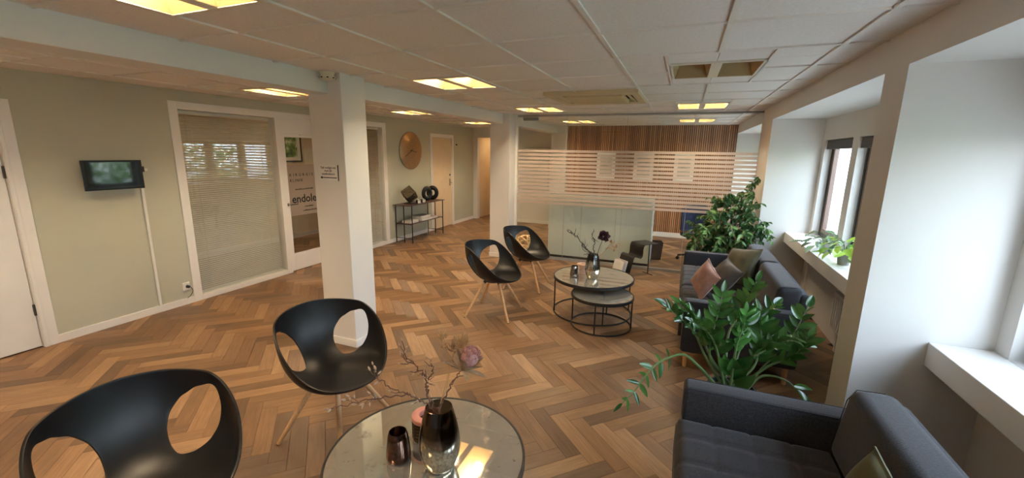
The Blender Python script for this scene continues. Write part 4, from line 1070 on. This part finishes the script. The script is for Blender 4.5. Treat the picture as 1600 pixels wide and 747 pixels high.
def sofa(yc, label):
    """two-seat sofa facing -X; local origin at the floor, middle of its length"""
    t = thing('sofa', label, 'sofa', (0, yc, 0), 0, 'charcoal two-seat sofas')
    hl = 1.035; aw = 0.125; xf, xb = 0.105, 0.975
    MB().box(xf + 0.03, xb - 0.04, -hl + 0.04, hl - 0.04, 0.15, 0.235).build('base_frame', M_sofa, t, bevel=0.01)
    for s in (-1, 1):
        y0, y1 = (s * hl, s * (hl - aw)) if s < 0 else (hl - aw, hl)
        arm = MB().box(xf, xb - 0.03, y0, y1, 0.15, 0.60).build('arm', M_sofa, t, smooth=True, bevel=0.024, seg=4)
        yi = s * (hl - aw) ; yo = s * hl
        for yy, zz in ((yi + s * 0.006, 0.595), (yo - s * 0.006, 0.595)):
            MB().tube([(xf + 0.008, yy, 0.18), (xf + 0.006, yy, 0.57), (xf + 0.02, yy, zz), (xb - 0.06, yy, zz)], 0.0028, 5).build('arm_seam', M_sofaseam, arm)
        yc0, yc1 = (-hl + aw + 0.004, -0.003) if s < 0 else (0.003, hl - aw - 0.004)
        tufted(xf - 0.025, 0.76, yc0, yc1, 0.24, 0.445, 4, 5).build('seat_cushion', M_sofa, t, smooth=True, weld=True, ang=60)
        b = MB().box(0.735, 0.915, yc0, yc1, 0.43, 0.775)
        b = shear_back(b, 0.8, 0.43, 0.12)
        bc = b.build('back_cushion', M_sofa, t, smooth=True, bevel=0.05, seg=5)
        for yy in (yc0 + 0.02, yc1 - 0.02):
            pts = [(0.738 + (z - 0.43) * 0.12, yy, z) for z in (0.48, 0.6, 0.71)] + [(0.80, yy, 0.766), (0.90, yy, 0.772)]
            MB().tube(pts, 0.0022, 5).build('cushion_piping', M_sofaseam, bc)
    b = shear_back(MB().box(0.885, 0.955, -hl + aw + 0.002, hl - aw - 0.002, 0.15, 0.73), 0.9, 0.15, 0.075)
    b.build('backrest', M_sofa, t, smooth=True, bevel=0.03, seg=4)
    for sx in (xf + 0.05, xb - 0.09):
        for sy in (-hl + 0.06, hl - 0.06): MB().tube([(sx, sy, 0.0), (sx, sy, 0.155)], [0.016, 0.022], 16).build('leg', M_beech, t, smooth=True)
    return t
sofa(4.63, 'charcoal two-seat sofa with three cushions in the far window alcove')
sofa(1.265, 'charcoal two-seat sofa in the foreground corner with one olive cushion')

def pillow(name, label, w, h, t, m, M, pipe=None, seed=0, back=None):
    root = thing(name, label, 'cushion'); root.matrix_world = M
    NU = 28; rn = seed * 7.3
    def half(sg):
        def fn(u, v):
            a, b = 2 * u - 1, 2 * v - 1
            th = t * 0.5 * (max(0, (1 - abs(a) ** 2.6)) * max(0, (1 - abs(b) ** 2.6))) ** 0.55
            pin = 1 - 0.07 * (1 - a * a) * (abs(b) ** 3); pin2 = 1 - 0.07 * (1 - b * b) * (abs(a) ** 3)
            wr = 0.010 * mnoise.noise(Vector((a * 1.6 + rn, b * 1.6, sg))) * (1 - a * a) + 0.006 * math.sin(5 * a * b + rn) * (1 - b * b)
            return (a * w / 2 * pin2, b * h / 2 * pin, sg * (th + (wr if th > 0.004 else 0)))
        return fn
    MB().grid(NU, NU, half(1)).build('front_panel', m, root, smooth=True, ang=70)
    MB().grid(NU, NU, half(-1)).build('back_panel', back or m, root, smooth=True, ang=70)
    f = half(1); P = [f(i / 12, 0) for i in range(12)] + [f(1, i / 12) for i in range(12)] + [f(1 - i / 12, 1) for i in range(12)] + [f(0, 1 - i / 12) for i in range(12)]
    P = [(x, y, 0) for x, y, z in P]
    MB().tube(P, 0.005, 6, close=True).build('piping', pipe or m, root, smooth=True)
    return root
def pose(loc, normal, roll):
    """cushion standing with its face along normal, turned by roll in its own plane"""
    n = Vector(normal).normalized(); up = Vector((0, 0, 1)); x = up.cross(n).normalized(); y = n.cross(x)
    R = Matrix(((x.x, y.x, n.x, 0), (x.y, y.y, n.y, 0), (x.z, y.z, n.z, 0), (0, 0, 0, 1)))
    return Matrix.Translation(loc) @ R @ Matrix.Rotation(roll, 4, 'Z')
pillow('throw_pillow', 'blush pink velvet cushion lying foremost on the far sofa', 0.295, 0.295, 0.11, M_pink, pose((0.275, 4.22, 0.63), (-1.07, -0.6, 0.44), 1.14), seed=1)
pillow('throw_pillow', 'dark taupe velvet cushion in the middle of three on the far sofa', 0.345, 0.345, 0.12, M_taupe, pose((0.43, 4.32, 0.635), (-1.0, -0.505, 0.8), 1.37), seed=2)
pillow('throw_pillow', 'moss green velvet cushion in the far corner of the far sofa', 0.40, 0.40, 0.13, M_green, pose((0.63, 4.82, 0.655), (-0.73, -0.46, 0.456), 0.2), seed=3)
pillow('throw_pillow', 'olive velvet piped cushion on the foreground sofa', 0.36, 0.36, 0.12, M_olive, pose((0.615, 1.413, 0.663), (-0.62, -0.02, 0.2), 1.53), seed=4)

# ================================================================== ZZ PLANT
zz = thing('zz_plant', 'large glossy zamioculcas plant on the floor between the sofas', 'plant', (0.42, 2.88, 0)); zo = Vector((0.42, 2.88, 0))
MB().lathe([(0.001, 0), (0.115, 0), (0.125, 0.01), (0.15, 0.27), (0.15, 0.285), (0.138, 0.285), (0.135, 0.25), (0.001, 0.25)], 40, cap=False).build('planter', M_potd, zz, smooth=True)
MB().lathe([(0.135, 0.255), (0.06, 0.262), (0.001, 0.265)], 30, cap=False).build('soil', M_soil, zz, smooth=True)
zleafs = [petal(0.098, 0.040, 0.25, M_zz, 'leaf'), petal(0.085, 0.032, 0.1, M_zz, 'leaf'), petal(0.11, 0.052, 0.3, M_zz, 'leaf')]
zthin = petal(0.075, 0.02, 0.1, M_zz, 'leaf')
STEMS = [
 [(0.293, 2.835, 0.353), (0.246, 2.844, 0.478), (0.157, 2.815, 0.653), (0.066, 2.767, 0.751), (-0.016, 2.729, 0.824)],
 [(0.305, 2.84, 0.353), (0.266, 2.908, 0.481), (0.2, 2.968, 0.627), (0.131, 3.002, 0.702), (0.063, 3.02, 0.757)],
 [(0.329, 2.849, 0.354), (0.282, 2.833, 0.463), (0.26, 2.825, 0.614), (0.284, 2.839, 0.786), (0.3, 2.876, 0.921)],
 [(0.365, 2.864, 0.354), (0.376, 3.005, 0.573), (0.435, 3.118, 0.681), (0.493, 3.209, 0.788), (0.543, 3.277, 0.91)],
 [(0.413, 2.881, 0.342), (0.46, 3.041, 0.487), (0.537, 3.182, 0.587), (0.616, 3.298, 0.673), (0.69, 3.384, 0.729)],
 [(0.438, 2.888, 0.33), (0.527, 2.94, 0.407), (0.568, 3.004, 0.525), (0.574, 3.065, 0.64), (0.553, 3.093, 0.752)],
 [(0.463, 2.895, 0.318), (0.58, 2.978, 0.386), (0.699, 3.094, 0.496), (0.796, 3.202, 0.61), (0.873, 3.31, 0.761)],
 [(0.488, 2.902, 0.306), (0.575, 2.929, 0.368), (0.66, 2.925, 0.396), (0.734, 2.907, 0.382), (0.797, 2.877, 0.332)],
 [(0.391, 2.869, 0.329), (0.327, 2.819, 0.466), (0.281, 2.778, 0.611), (0.218, 2.731, 0.712), (0.143, 2.671, 0.774)],
 [(0.45, 2.893, 0.33), (0.499, 2.94, 0.457), (0.595, 2.975, 0.544), (0.691, 3.008, 0.617), (0.819, 3.044, 0.598)],
 [(0.403, 2.874, 0.33), (0.406, 2.843, 0.485), (0.412, 2.833, 0.626), (0.431, 2.822, 0.739), (0.434, 2.829, 0.815)],
 [(0.487, 2.905, 0.318), (0.632, 2.988, 0.434), (0.737, 2.999, 0.493), (0.796, 3.016, 0.565), (0.836, 3.049, 0.64)],
]
rnd = random.Random(21)
def pinnate(parent, pts, r0, meshes, start, pairs, m, ang=0.85, side_up=(0, 0, 1), scale=1.0, tip=True):
    P = bez(pts, 10); n = len(P)
    st = MB().tube(P, [r0 * (1 - 0.7 * i / (n - 1)) for i in range(n)], 8).build('stem', m, parent, smooth=True)
    for k in range(pairs):
        f = start + (1 - start) * (k + 0.3) / pairs; i = min(n - 2, int(f * (n - 1))); d = (P[i + 1] - P[i]).normalized(); p = P[i]
        side = d.cross(Vector(side_up)); side = side.normalized() if side.length > 0.15 else d.orthogonal().normalized()
        side.rotate(Matrix.Rotation(rnd.uniform(-0.5, 0.5), 3, d))
        upv = side.cross(d)
        for s in (-1, 1):
            dd = d * math.cos(ang) + side * s * math.sin(ang) + upv * rnd.uniform(0.1, 0.5) + Vector((0, 0, rnd.uniform(-0.15, 0.2)))
            sc = scale * (0.75 + 0.45 * math.sin(PI * (0.25 + 0.7 * k / max(1, pairs)))) * rnd.uniform(0.85, 1.15)
            link('leaf', rnd.choice(meshes), st).matrix_basis = orient(p, dd, upv + Vector((rnd.uniform(-.3, .3), rnd.uniform(-.3, .3), 0.2))) @ Matrix.Diagonal((sc, sc, sc, 1))
    if tip: link('leaf', rnd.choice(meshes), st).matrix_basis = orient(P[-1], P[-1] - P[-3], (0.3, -0.5, 1))
    return st
for i, S in enumerate(STEMS):
    b = Vector((0.42, 2.88, 0.26)) + Vector((rnd.uniform(-.06, .06), rnd.uniform(-.06, .06), 0))
    pts = [b - zo] + [Vector(p) - zo for p in S[1:]]
    pinnate(zz, pts, 0.0095, zleafs, 0.36 if i not in (7,) else 0.8, 9 if i != 7 else 1, M_zzstem, scale=1.0 if i != 7 else 1.15)
S8 = [(0.36, 2.86, 0.26), (0.275, 2.828, 0.353), (0.199, 2.765, 0.452), (0.109, 2.694, 0.542), (0.029, 2.609, 0.552), (-0.046, 2.52, 0.533), (-0.109, 2.438, 0.47), (-0.154, 2.372, 0.406), (-0.21, 2.306, 0.354)]
pinnate(zz, [Vector(p) - zo for p in S8], 0.011, [zthin, zleafs[1]], 0.5, 7, M_zzstem, ang=1.0, side_up=(0.6, -0.75, 0.3), scale=0.95)
for k in range(6):     # short broad young leaves at the crown
    a = k * 1.1; link('leaf', zleafs[2], zz).matrix_basis = orient((0.02 * math.cos(a), 0.02 * math.sin(a), 0.3 + 0.03 * k), (math.cos(a) * 0.5, -0.6 + 0.3 * math.sin(a), 0.8), (0, -1, 0.3)) @ Matrix.Diagonal((1.6, 1.6, 1.6, 1))

# ================================================================== FICUS
fo = Vector((0.66, 6.12, 0)); fi = thing('ficus_tree', 'bushy weeping fig tree between the far sofa and the glass partition', 'plant', tuple(fo))
MB().lathe([(0.001, 0), (0.12, 0), (0.13, 0.01), (0.155, 0.27), (0.155, 0.29), (0.142, 0.29), (0.14, 0.255), (0.001, 0.255)], 36, cap=False).build('planter', M_pot, fi, smooth=True)
MB().lathe([(0.14, 0.258), (0.001, 0.266)], 28, cap=False).build('soil', M_soil, fi)
rnd = random.Random(5)
fl = [petal(0.075, 0.038, 0.3, M_ficus, 'leaf', 5), petal(0.065, 0.034, 0.4, M_ficus, 'leaf', 5), petal(0.085, 0.041, 0.25, M_ficus, 'leaf', 5)]
for k in range(3):
    a = k * 2.1; MB().tube([(0.025 * math.cos(a), 0.025 * math.sin(a), 0.25), (-0.012 * math.cos(a), -0.012 * math.sin(a), 0.5), (0.02 * math.cos(a + 1), 0.02 * math.sin(a + 1), 0.75), (0.05 * math.cos(a), 0.05 * math.sin(a), 1.0)], [0.014, 0.012, 0.010, 0.006], 8).build('trunk', M_bark, fi, smooth=True)
ends = []
def in_room(p):
    w = Vector(p) + fo
    if w.x > XR - 0.02 and w.y > 6.03: return False
    return w.x < 1.45 and w.y < PY - 0.03 and w.z > 0.40 and not (w.y < 5.70 and w.z < 0.72)
tips = [(-0.56, -0.12, 0.72), (-0.50, 0.1, 0.82), (-0.42, -0.28, 0.80), (-0.46, -0.2, 0.60), (-0.34, 0.25, 0.95), (-0.30, -0.22, 1.02), (-0.30, 0.1, 1.22), (-0.2, -0.3, 0.68), (-0.12, 0.2, 1.20), (-0.05, -0.32, 0.86), (-0.06, -0.05, 1.30),
        (0.10, -0.15, 1.26), (0.2, 0.15, 1.34), (0.24, 0.05, 1.50), (0.26, -0.2, 1.02), (0.22, 0.22, 0.95), (0.2, -0.3, 0.78), (0.12, 0.28, 0.74), (0.38, -0.26, 0.90), (0.44, -0.22, 0.80), (0.30, -0.14, 1.20), (-0.38, 0.26, 0.64), (0.05, -0.28, 0.60), (0.24, -0.1, 0.62), (-0.50, -0.02, 0.56), (-0.40, -0.1, 0.52), (-0.28, -0.05, 0.56), (-0.3, 0.12, 0.72), (-0.14, -0.2, 0.56), (0.34, -0.18, 0.72)]
cand = []
for j, T in enumerate(tips):
    T = Vector(T); z0 = 0.55 + 0.5 * min(1, max(0, (T.z - 0.5)) / 0.9) * 0.8
    b = Vector((0.02 * math.cos(j), 0.02 * math.sin(j), z0)); mid = (b + T) / 2 + Vector((0, 0, 0.12))
    P = bez([b, mid, T], 8); mb = MB().tube(P, [0.006 * (1 - 0.7 * i / (len(P) - 1)) for i in range(len(P))], 5)
    paths = [P[6:]]
    for q in range(6):
        i = rnd.randint(5, len(P) - 2); e = P[i] + Vector((rnd.uniform(-.16, .16), rnd.uniform(-.13, .13), rnd.uniform(-.18, .05)))
        if in_room(e): w3_ = [P[i], (P[i] + e) / 2 + Vector((0, 0, 0.03)), e]; mb.tube(w3_, [0.003, 0.0025, 0.0015], 4); paths.append(w3_)
    br = mb.build('branch', M_bark, fi, smooth=True)
    for path in paths:
        for rep in range(13 if path is paths[0] else 9):
            f = rnd.uniform(0.1, 1.0) * (len(path) - 1); i = min(len(path) - 2, int(f)); p = path[i].lerp(path[i + 1], f - i)
            d = Vector((rnd.gauss(0, 0.6), rnd.gauss(0, 0.6) - 0.2, rnd.gauss(-0.6, 0.4)))
            if in_room(p) and in_room(p + d.normalized() * 0.1): cand.append((br, orient(p, d, (rnd.gauss(0, .5), rnd.gauss(-0.3, .5), 1))))
cand.sort(key=lambda c: c[1].translation.y)
for br, Mx in cand[:298]: link('leaf', rnd.choice(fl), br).matrix_basis = Mx
m = MB()
for br, Mx in cand[298:]:
    b = len(m.v); src = fl[0]; m.v += [tuple(Mx @ v.co) for v in src.vertices]; m.f += [tuple(b + i for i in p.vertices) for p in src.polygons]
if m.v:
    o = m.build('leaf_mass', M_ficus, fi, smooth=True, ang=80); o['kind'] = 'stuff'

# ================================================================== WINDOW SILL PLANTS
def sill_plant(name, label, loc, pot_r, pot_h, meshes, n, spread, hgt, droop, seed, stemcol):
    t = thing(name, label, 'plant', loc, 0, 'potted plants on the window sill'); rnd = random.Random(seed)
    MB().lathe([(0.001, 0), (pot_r * 0.75, 0), (pot_r, pot_h), (pot_r * 0.9, pot_h), (pot_r * 0.85, pot_h * 0.85), (0.001, pot_h * 0.85)], 28, cap=False).build('pot', M_pot, t, smooth=True)
    for k in range(n):
        a = 2.4 * k + rnd.uniform(-.3, .3); R = spread * rnd.uniform(0.35, 1.0); x, y = R * math.cos(a), R * math.sin(a)
        if x > 0.10: x = 0.10 - (x - 0.10) * 0.5
        z = pot_h + hgt * rnd.uniform(0.3, 1.0) - droop * R
        z = max(z, 0.02 if x > -0.1 else -0.06)
        tip = Vector((x, y, z)); st = MB().tube(bez([Vector((0, 0, pot_h * 0.85)), Vector((x * .4, y * .4, pot_h + (z - pot_h) * .7 + 0.03)), tip], 5), 0.0025, 5).build('stem', stemcol, t, smooth=True)
        d = Vector((x, y, 0)).normalized() + Vector((0, 0, rnd.uniform(-0.9, 0.1))); sc = rnd.uniform(0.8, 1.2)
        if x > 0.05: d.x = -abs(d.x) * 0.3
        link('leaf', rnd.choice(meshes), st).matrix_basis = orient(tip, d, (rnd.gauss(-.3, .3), rnd.gauss(0, .3), 1)) @ Matrix.Diagonal((sc, sc, sc, 1))
sill_plant('calathea_plant', 'dark veined calathea in a grey pot on the far window sill', (1.34, 4.85, 0.86), 0.05, 0.10, [petal(0.13, 0.062, 0.3, M_cala, 'leaf'), petal(0.11, 0.055, 0.4, M_cala, 'leaf')], 18, 0.19, 0.14, 0.5, 3, M_zzstem)
sill_plant('pothos_plant', 'bright lime green trailing pothos on the far window sill', (1.36, 4.38, 0.86), 0.055, 0.11, [petal(0.105, 0.082, 0.35, M_pothos, 'leaf'), petal(0.085, 0.07, 0.35, M_pothos, 'leaf')], 26, 0.17, 0.17, 0.6, 8, M_zzstem)

# heating pipe and convector under the far sill
hp = thing('radiator', 'white flat radiator low in the far window alcove', 'radiator', (1.445, 3.9, 0))
MB().box(-0.03, 0.02, -0.85, 0.75, 0.2, 0.55).build('panel', M_trim, hp, bevel=0.006)
rib = MB().box(-0.033, -0.03, -0.006, 0.006, 0.23, 0.52).mesh('convector_rib', M_trim)
for k in range(30): link('convector_rib', rib, hp, (0, -0.8 + k * 0.052, 0))
for y in (-0.7, 0.6): MB().box(0.0, 0.035, y, y + 0.03, 0.0, 0.2).build('bracket', M_trim, hp)
pp = thing('heating_pipe', 'white vertical heating pipe beside the radiator in the alcove', 'pipe', (1.462, 5.8, 0))
MB().tube([(0, 0, 0.0), (0, 0, 0.73)], 0.013, 12).build('riser', M_trim, pp, smooth=True)
MB().lathe([(0.03, 0), (0.03, 0.008), (0.014, 0.012)], 20).build('floor_rosette', M_trim, pp, smooth=True)

# ================================================================== LEFT WALL THINGS
tv = thing('wall_screen', 'black flat screen mounted on the sage wall', 'screen', (XL, 2.40, 1.5), 0)
MB().box(0.002, 0.05, -0.1, 0.1, -0.06, 0.06).build('wall_bracket', M_boxdark, tv)
MB().box(0.05, 0.075, -0.232, 0.232, -0.137, 0.137).build('back_shell', M_tvsil, tv, bevel=0.004)
bz = MB().box(0.0752, 0.084, -0.236, 0.236, -0.14, -0.122).box(0.0752, 0.084, -0.236, 0.236, 0.122, 0.14).box(0.0752, 0.084, -0.236, -0.214, -0.122, 0.122).box(0.0752, 0.084, 0.214, 0.236, -0.122, 0.122).build('bezel', M_blackpl, tv)
MB().box(0.0752, 0.0815, -0.2138, 0.2138, -0.1218, 0.1218).build('display', M_screen, tv)
dg = MB().box(0.055, 0.072, 0.233, 0.262, 0.02, 0.075).build('plug_adapter', M_black, tv, bevel=0.003); MB().box(0.057, 0.07, 0.262, 0.29, 0.03, 0.055).build('wireless_dongle', M_ivory, dg, bevel=0.002)
tag(MB().box(0, 0.016, -0.012, 0.012, 0.0752, 1.35).build('cable_duct', M_trim, None, bevel=0.002), 'thin white cable duct running down the wall below the screen', 'cable duct').location = (XL, 2.648, 0)
so = thing('wall_socket', 'white wall socket with a black plug beside the blind', 'socket', (XL, 2.925, 0.21))
MB().box(0, 0.012, -0.037, 0.037, -0.045, 0.045).build('plate', M_paper, so, bevel=0.003)
MB().lathe([(0.018, 0), (0.016, 0.03), (0.007, 0.036)], 18).xf(Matrix.Translation((0.012, 0.008, -0.003)) @ Matrix.Rotation(PI / 2, 4, 'Y')).build('plug', M_black, so, smooth=True)
MB().tube(bez([(0.04, 0.008, -0.003), (0.05, 0.025, -0.015), (0.045, 0.04, -0.06), (0.03, 0.02, -0.11), (0.022, -0.012, -0.135)], 8), 0.0035, 6).build('cord', M_black, so, smooth=True)

ck = thing('wall_clock', 'large round brushed brass clock with black hands', 'clock', (XL, 7.365, 1.772))
RY = Matrix.Rotation(PI / 2, 4, 'Y')
MB().lathe([(0.36, 0.002), (0.374, 0.006), (0.374, 0.022), (0.366, 0.026), (0.001, 0.027)], 72).xf(RY).build('dial', M_gold, ck, smooth=True)
MB().lathe([(0.012, 0.028), (0.012, 0.038), (0.001, 0.04)], 16).xf(RY).build('spindle', M_black, ck)
for (L, tail, w, ang, nm) in ((0.25, 0.06, 0.009, math.radians(-118), 'minute_hand'), (0.17, 0.04, 0.011, math.radians(100), 'hour_hand')):
    MB().box(-0.0015, 0.0015, -w / 2, w / 2, -tail, L).xf(Matrix.Translation((0.033 if nm == 'hour_hand' else 0.037, 0, 0)) @ Matrix.Rotation(-ang, 4, 'X')).build(nm, M_black, ck)
tag(MB().lathe([(0.018, 0), (0.018, 0.02), (0.006, 0.03)], 14).xf(Matrix.Translation((XL, 9.26, 1.93)) @ RY).build('door_sensor', M_black, None), 'small dark sensor on the wall beside the far white door', 'sensor')

# console table
ct = thing('console_table', 'slim dark metal console table with lower shelf under the clock', 'table', (0, 0, 0))
ZC = 0.745; cx0, cx1, cy0, cy1 = -5.16, -4.76, 6.70, 7.98
MB().box(cx0, cx1, cy0, cy1, ZC - 0.012, ZC).build('top', M_darkwood, ct, bevel=0.002)
MB().box(cx0 + 0.01, cx1 - 0.01, cy0 + 0.06, cy1 - 0.06, 0.372, 0.384).build('shelf', M_darkwood, ct, bevel=0.002)
for y in (cy0 + 0.075, cy1 - 0.075):
    for x in (cx0 + 0.012, (cx0 + cx1) / 2, cx1 - 0.012):
        MB().box(x - 0.007, x + 0.007, y - 0.007, y + 0.007, 0, ZC - 0.0125).build('leg', M_black, ct)
    for z in (0.085, 0.36): MB().box(cx0 + 0.02, cx1 - 0.02, y - 0.005, y + 0.005, z, z + 0.01).build('cross_bar', M_black, ct)
cu = thing('cube_sculpture', 'bronze openwork cube sculpture balanced on its corner', 'sculpture', (-4.96, 6.98, ZC))
MB().box(-0.09, 0.09, -0.07, 0.07, 0, 0.018).build('plinth', M_black, cu)
Rc = Matrix.Translation((0, 0, 0.185)) @ Matrix.Rotation(math.radians(20), 4, 'Z') @ Matrix.Rotation(math.radians(54.7), 4, 'X') @ Matrix.Rotation(math.radians(45), 4, 'Z')
s = 0.098
M_bronze = mat('aged_bronze', (96, 86, 68), 0.4, metal=0.6, var=0.35, scale=30, bump=0.5, bscale=60)
MB().box(-s * .93, s * .93, -s * .93, s * .93, -s * .93, s * .93).xf(Rc).build('inner_block', M_bronze, cu)
for ax in range(3):
    for a in (-s, s):
        for b in (-s, s):
            q = [0, 0, 0]; q[(ax + 1) % 3] = a; q[(ax + 2) % 3] = b; e0 = list(q); e1 = list(q); e0[ax] = -s; e1[ax] = s
            MB().tube([Rc @ Vector(e0), Rc @ Vector(e1)], 0.009, 6).build('edge_bar', M_bronze, cu)
for f in range(3):
    for sg in (-1, 1):
        for k in range(2):
            q = [[0, 0, 0], [0, 0, 0]]
            q[0][f] = q[1][f] = sg * s; q[0][(f + 1) % 3] = -s; q[1][(f + 1) % 3] = s; q[0][(f + 2) % 3] = -s if k else s; q[1][(f + 2) % 3] = s if k else -s
            MB().tube([Rc @ Vector(q[0]), Rc @ Vector(q[1])], 0.005, 5).build('brace', M_bronze, cu)
rg = thing('ring_sculpture', 'black sculpture of two joined rings on the console', 'sculpture', (-4.96, 7.70, ZC))
for dy, an in ((-0.10, -0.35), (0.115, -1.25)):
    MB().tube([(0, 0.105 * math.cos(2 * PI * k / 40), 0.105 * math.sin(2 * PI * k / 40)) for k in range(40)], 0.048, 14, close=True).xf(Matrix.Translation((0, dy, 0.152)) @ Matrix.Rotation(an, 4, 'Z') @ Matrix.Diagonal((0.75, 0.86, 1, 1))).build('ring', M_blackpl, rg, smooth=True)
for i, y in enumerate((7.10, 7.27)):
    q = thing('cube_candle_holder', ('white faced cube candle holder beside the cube sculpture', 'white faced cube candle holder beside the ring sculpture')[i], 'candle holder', (-4.84, y, ZC), -0.5, 'cube candle holders on the console')
    MB().box(-0.036, 0.036, -0.036, 0.036, 0.0, 0.07).build('block', M_black, q, bevel=0.003); MB().box(0.0362, 0.038, -0.03, 0.03, 0.008, 0.064).build('face', M_paper, q); MB().lathe([(0.02, 0.07), (0.02, 0.082)], 14).build('tealight', M_paper, q)
def book(y, x, z, ly, lx, h, m, label, rz=0.0):
    b = thing('magazine', label, 'magazine', (x, y, z), rz, 'magazines on the console shelf')
    MB().box(-lx / 2, lx / 2, -ly / 2, ly / 2, 0.0015, h - 0.0015).build('pages', M_paper, b)
    MB().box(-lx / 2 - .002, lx / 2 + .002, -ly / 2 - .002, ly / 2 + .002, h - 0.0015, h).box(-lx / 2 - .002, lx / 2 + .002, -ly / 2 - .002, ly / 2 + .002, 0, 0.0015).build('cover', m, b)
book(6.94, -4.93, 0.3842, 0.26, 0.20, 0.045, M_paper, 'white magazine bundle lying at the open end of the console shelf')
book(7.36, -4.93, 0.3842, 0.38, 0.25, 0.045, M_paper2, 'thick grey book at the bottom of the console shelf stack')
book(7.34, -4.94, 0.4294, 0.34, 0.24, 0.03, M_paper, 'white magazine lying on the thick grey book', 0.08)
book(7.35, -4.94, 0.4596, 0.33, 0.23, 0.018, M_paper2, 'grey magazine on top of the console shelf stack', -0.06)
book(7.68, -4.93, 0.3842, 0.2, 0.22, 0.03, M_paper3, 'mauve booklet at the far end of the console shelf')

# column sign
sn = thing('check_in_sign', 'small white check-in notice with an arrow on the column', 'sign', (-2.822, 2.82, 1.515))
MB().box(-0.104, 0.104, -0.006, -0.001, 0, 0.128).build('board', M_paper, sn)
MB().box(0.1042, 0.1095, -0.007, -0.001, -0.004, 0.13).build('side_edge', M_ink, sn)
RS = (PI / 2, 0, 0)
for tline, z in (('Tjek venligst ind', 0.098), ('med dit', 0.072), ('sundhedskort', 0.045)):
    link('lettering', text_mesh(tline, 0.026, M_ink, align='CENTER', bold=0.0003, depth=0.0003), sn, (0, -0.0068, z), RS)
MB().box(-0.07, 0.092, -0.0072, -0.0062, 0.018, 0.025).quad((-0.092, -0.0072, 0.0215), (-0.066, -0.0072, 0.009), (-0.066, -0.0072, 0.034)).build('arrow', M_ink, sn)

# bent-sheet side table with magazines
st_ = thing('magazine_table', 'black bent metal side table with magazine pocket near the partition', 'side table', (-0.43, 6.44, 0))
dv = Vector((-0.69, -0.724, 0)); lv = Vector((-0.724, 0.69, 0)) * 0.5
prof = bez([(-0.135, .49, 0), (0.10, .49, 0), (0.14, .475, 0), (0.155, .43, 0), (0.158, .34, 0), (0.175, .305, 0), (0.21, .30, 0), (0.27, .335, 0), (0.305, .325, 0), (0.33, .27, 0), (0.40, 0.005, 0)], 5)
m = MB(); hw = 0.29; th = 0.005
ring0 = []
for i, p in enumerate(prof):
    t = prof[min(i + 1, len(prof) - 1)] - prof[max(i - 1, 0)]; nn = Vector((-t.y, t.x, 0)).normalized() * th / 2
    for sgn in (-1, 1):
        q = p + nn * sgn
        for e in (-1, 1): m.v.append(tuple(dv * q.x + lv * hw * e + Vector((0, 0, q.y))))
for i in range(len(prof) - 1):
    a, b = 4 * i, 4 * (i + 1)
    m.f += [(a, a + 1, b + 1, b), (a + 2, b + 2, b + 3, a + 3), (a, b, b + 2, a + 2), (a + 1, a + 3, b + 3, b + 1)]
m.f += [(0, 2, 3, 1), (4 * len(prof) - 4, 4 * len(prof) - 3, 4 * len(prof) - 1, 4 * len(prof) - 2)]
m.build('bent_sheet', M_black, st_, smooth=True, ang=50)
pp_ = Vector((0, 0, 0)) - dv * 0.09
MB().tube([(pp_.x, pp_.y, 0.008), (pp_.x, pp_.y, 0.487)], 0.009, 10).build('post', M_black, st_, smooth=True)
fe = Vector((0.70, -0.71, 0)) * 0.105
MB().tube([(pp_.x - fe.x, pp_.y - fe.y, 0.006), (pp_.x + fe.x, pp_.y + fe.y, 0.006)], 0.006, 8).build('foot_bar', M_black, st_)
for k, (mm, lab) in enumerate(((M_paper, 'white magazine leaning on the bent table leg'), (M_paper3, 'mauve magazine leaning second on the bent table leg'), (M_paper2, 'grey magazine leaning third on the bent table leg'), (M_paper, 'outermost white magazine leaning on the bent table leg'))):
    g = thing('magazine', lab, 'magazine', tuple(Vector((-0.43, 6.44, 0)) + dv * (0.455 + 0.022 * k)), math.atan2(dv.y, dv.x), 'magazines leaning on the bent side table')
    MB().box(-0.004, 0.004, -0.10, 0.10, 0.0, 0.27).xf(Matrix.Rotation(-0.26, 4, 'Y')).build('pages', M_paper, g)
    MB().box(0.0042, 0.006, -0.101, 0.101, 0.0, 0.272).xf(Matrix.Rotation(-0.26, 4, 'Y')).build('cover', mm, g)

# ================================================================== OUTSIDE
struct(MB().box(1.75, 40, -25, 40, -0.6, -0.5).build('ground', M_bounce_ground), 'added ground outside the windows, made pale to bounce light in')
rnd = random.Random(9); m = MB()
for k in range(9000):
    y = rnd.uniform(-3, 11.0); x = 5.4 + rnd.gauss(0, 0.35) + 0.3 * math.sin(y * 1.7); top = 2.0 + 0.5 * math.sin(y * 0.9) + 0.3 * math.sin(y * 2.3)
    z = rnd.uniform(-0.5, top); c = Vector((x, y, z)); a = Vector((rnd.gauss(0, 1), rnd.gauss(0, 1), rnd.gauss(0, 1))).normalized(); b = a.orthogonal().normalized(); s = rnd.uniform(0.06, 0.13)
    m.quad(c - a * s, c + b * s * 0.5, c + a * s, c - b * s * 0.5)
o = tag(m.build('hedge_foliage', M_hedge), 'leafy green garden hedge beyond the windows', 'hedge'); o['kind'] = 'stuff'
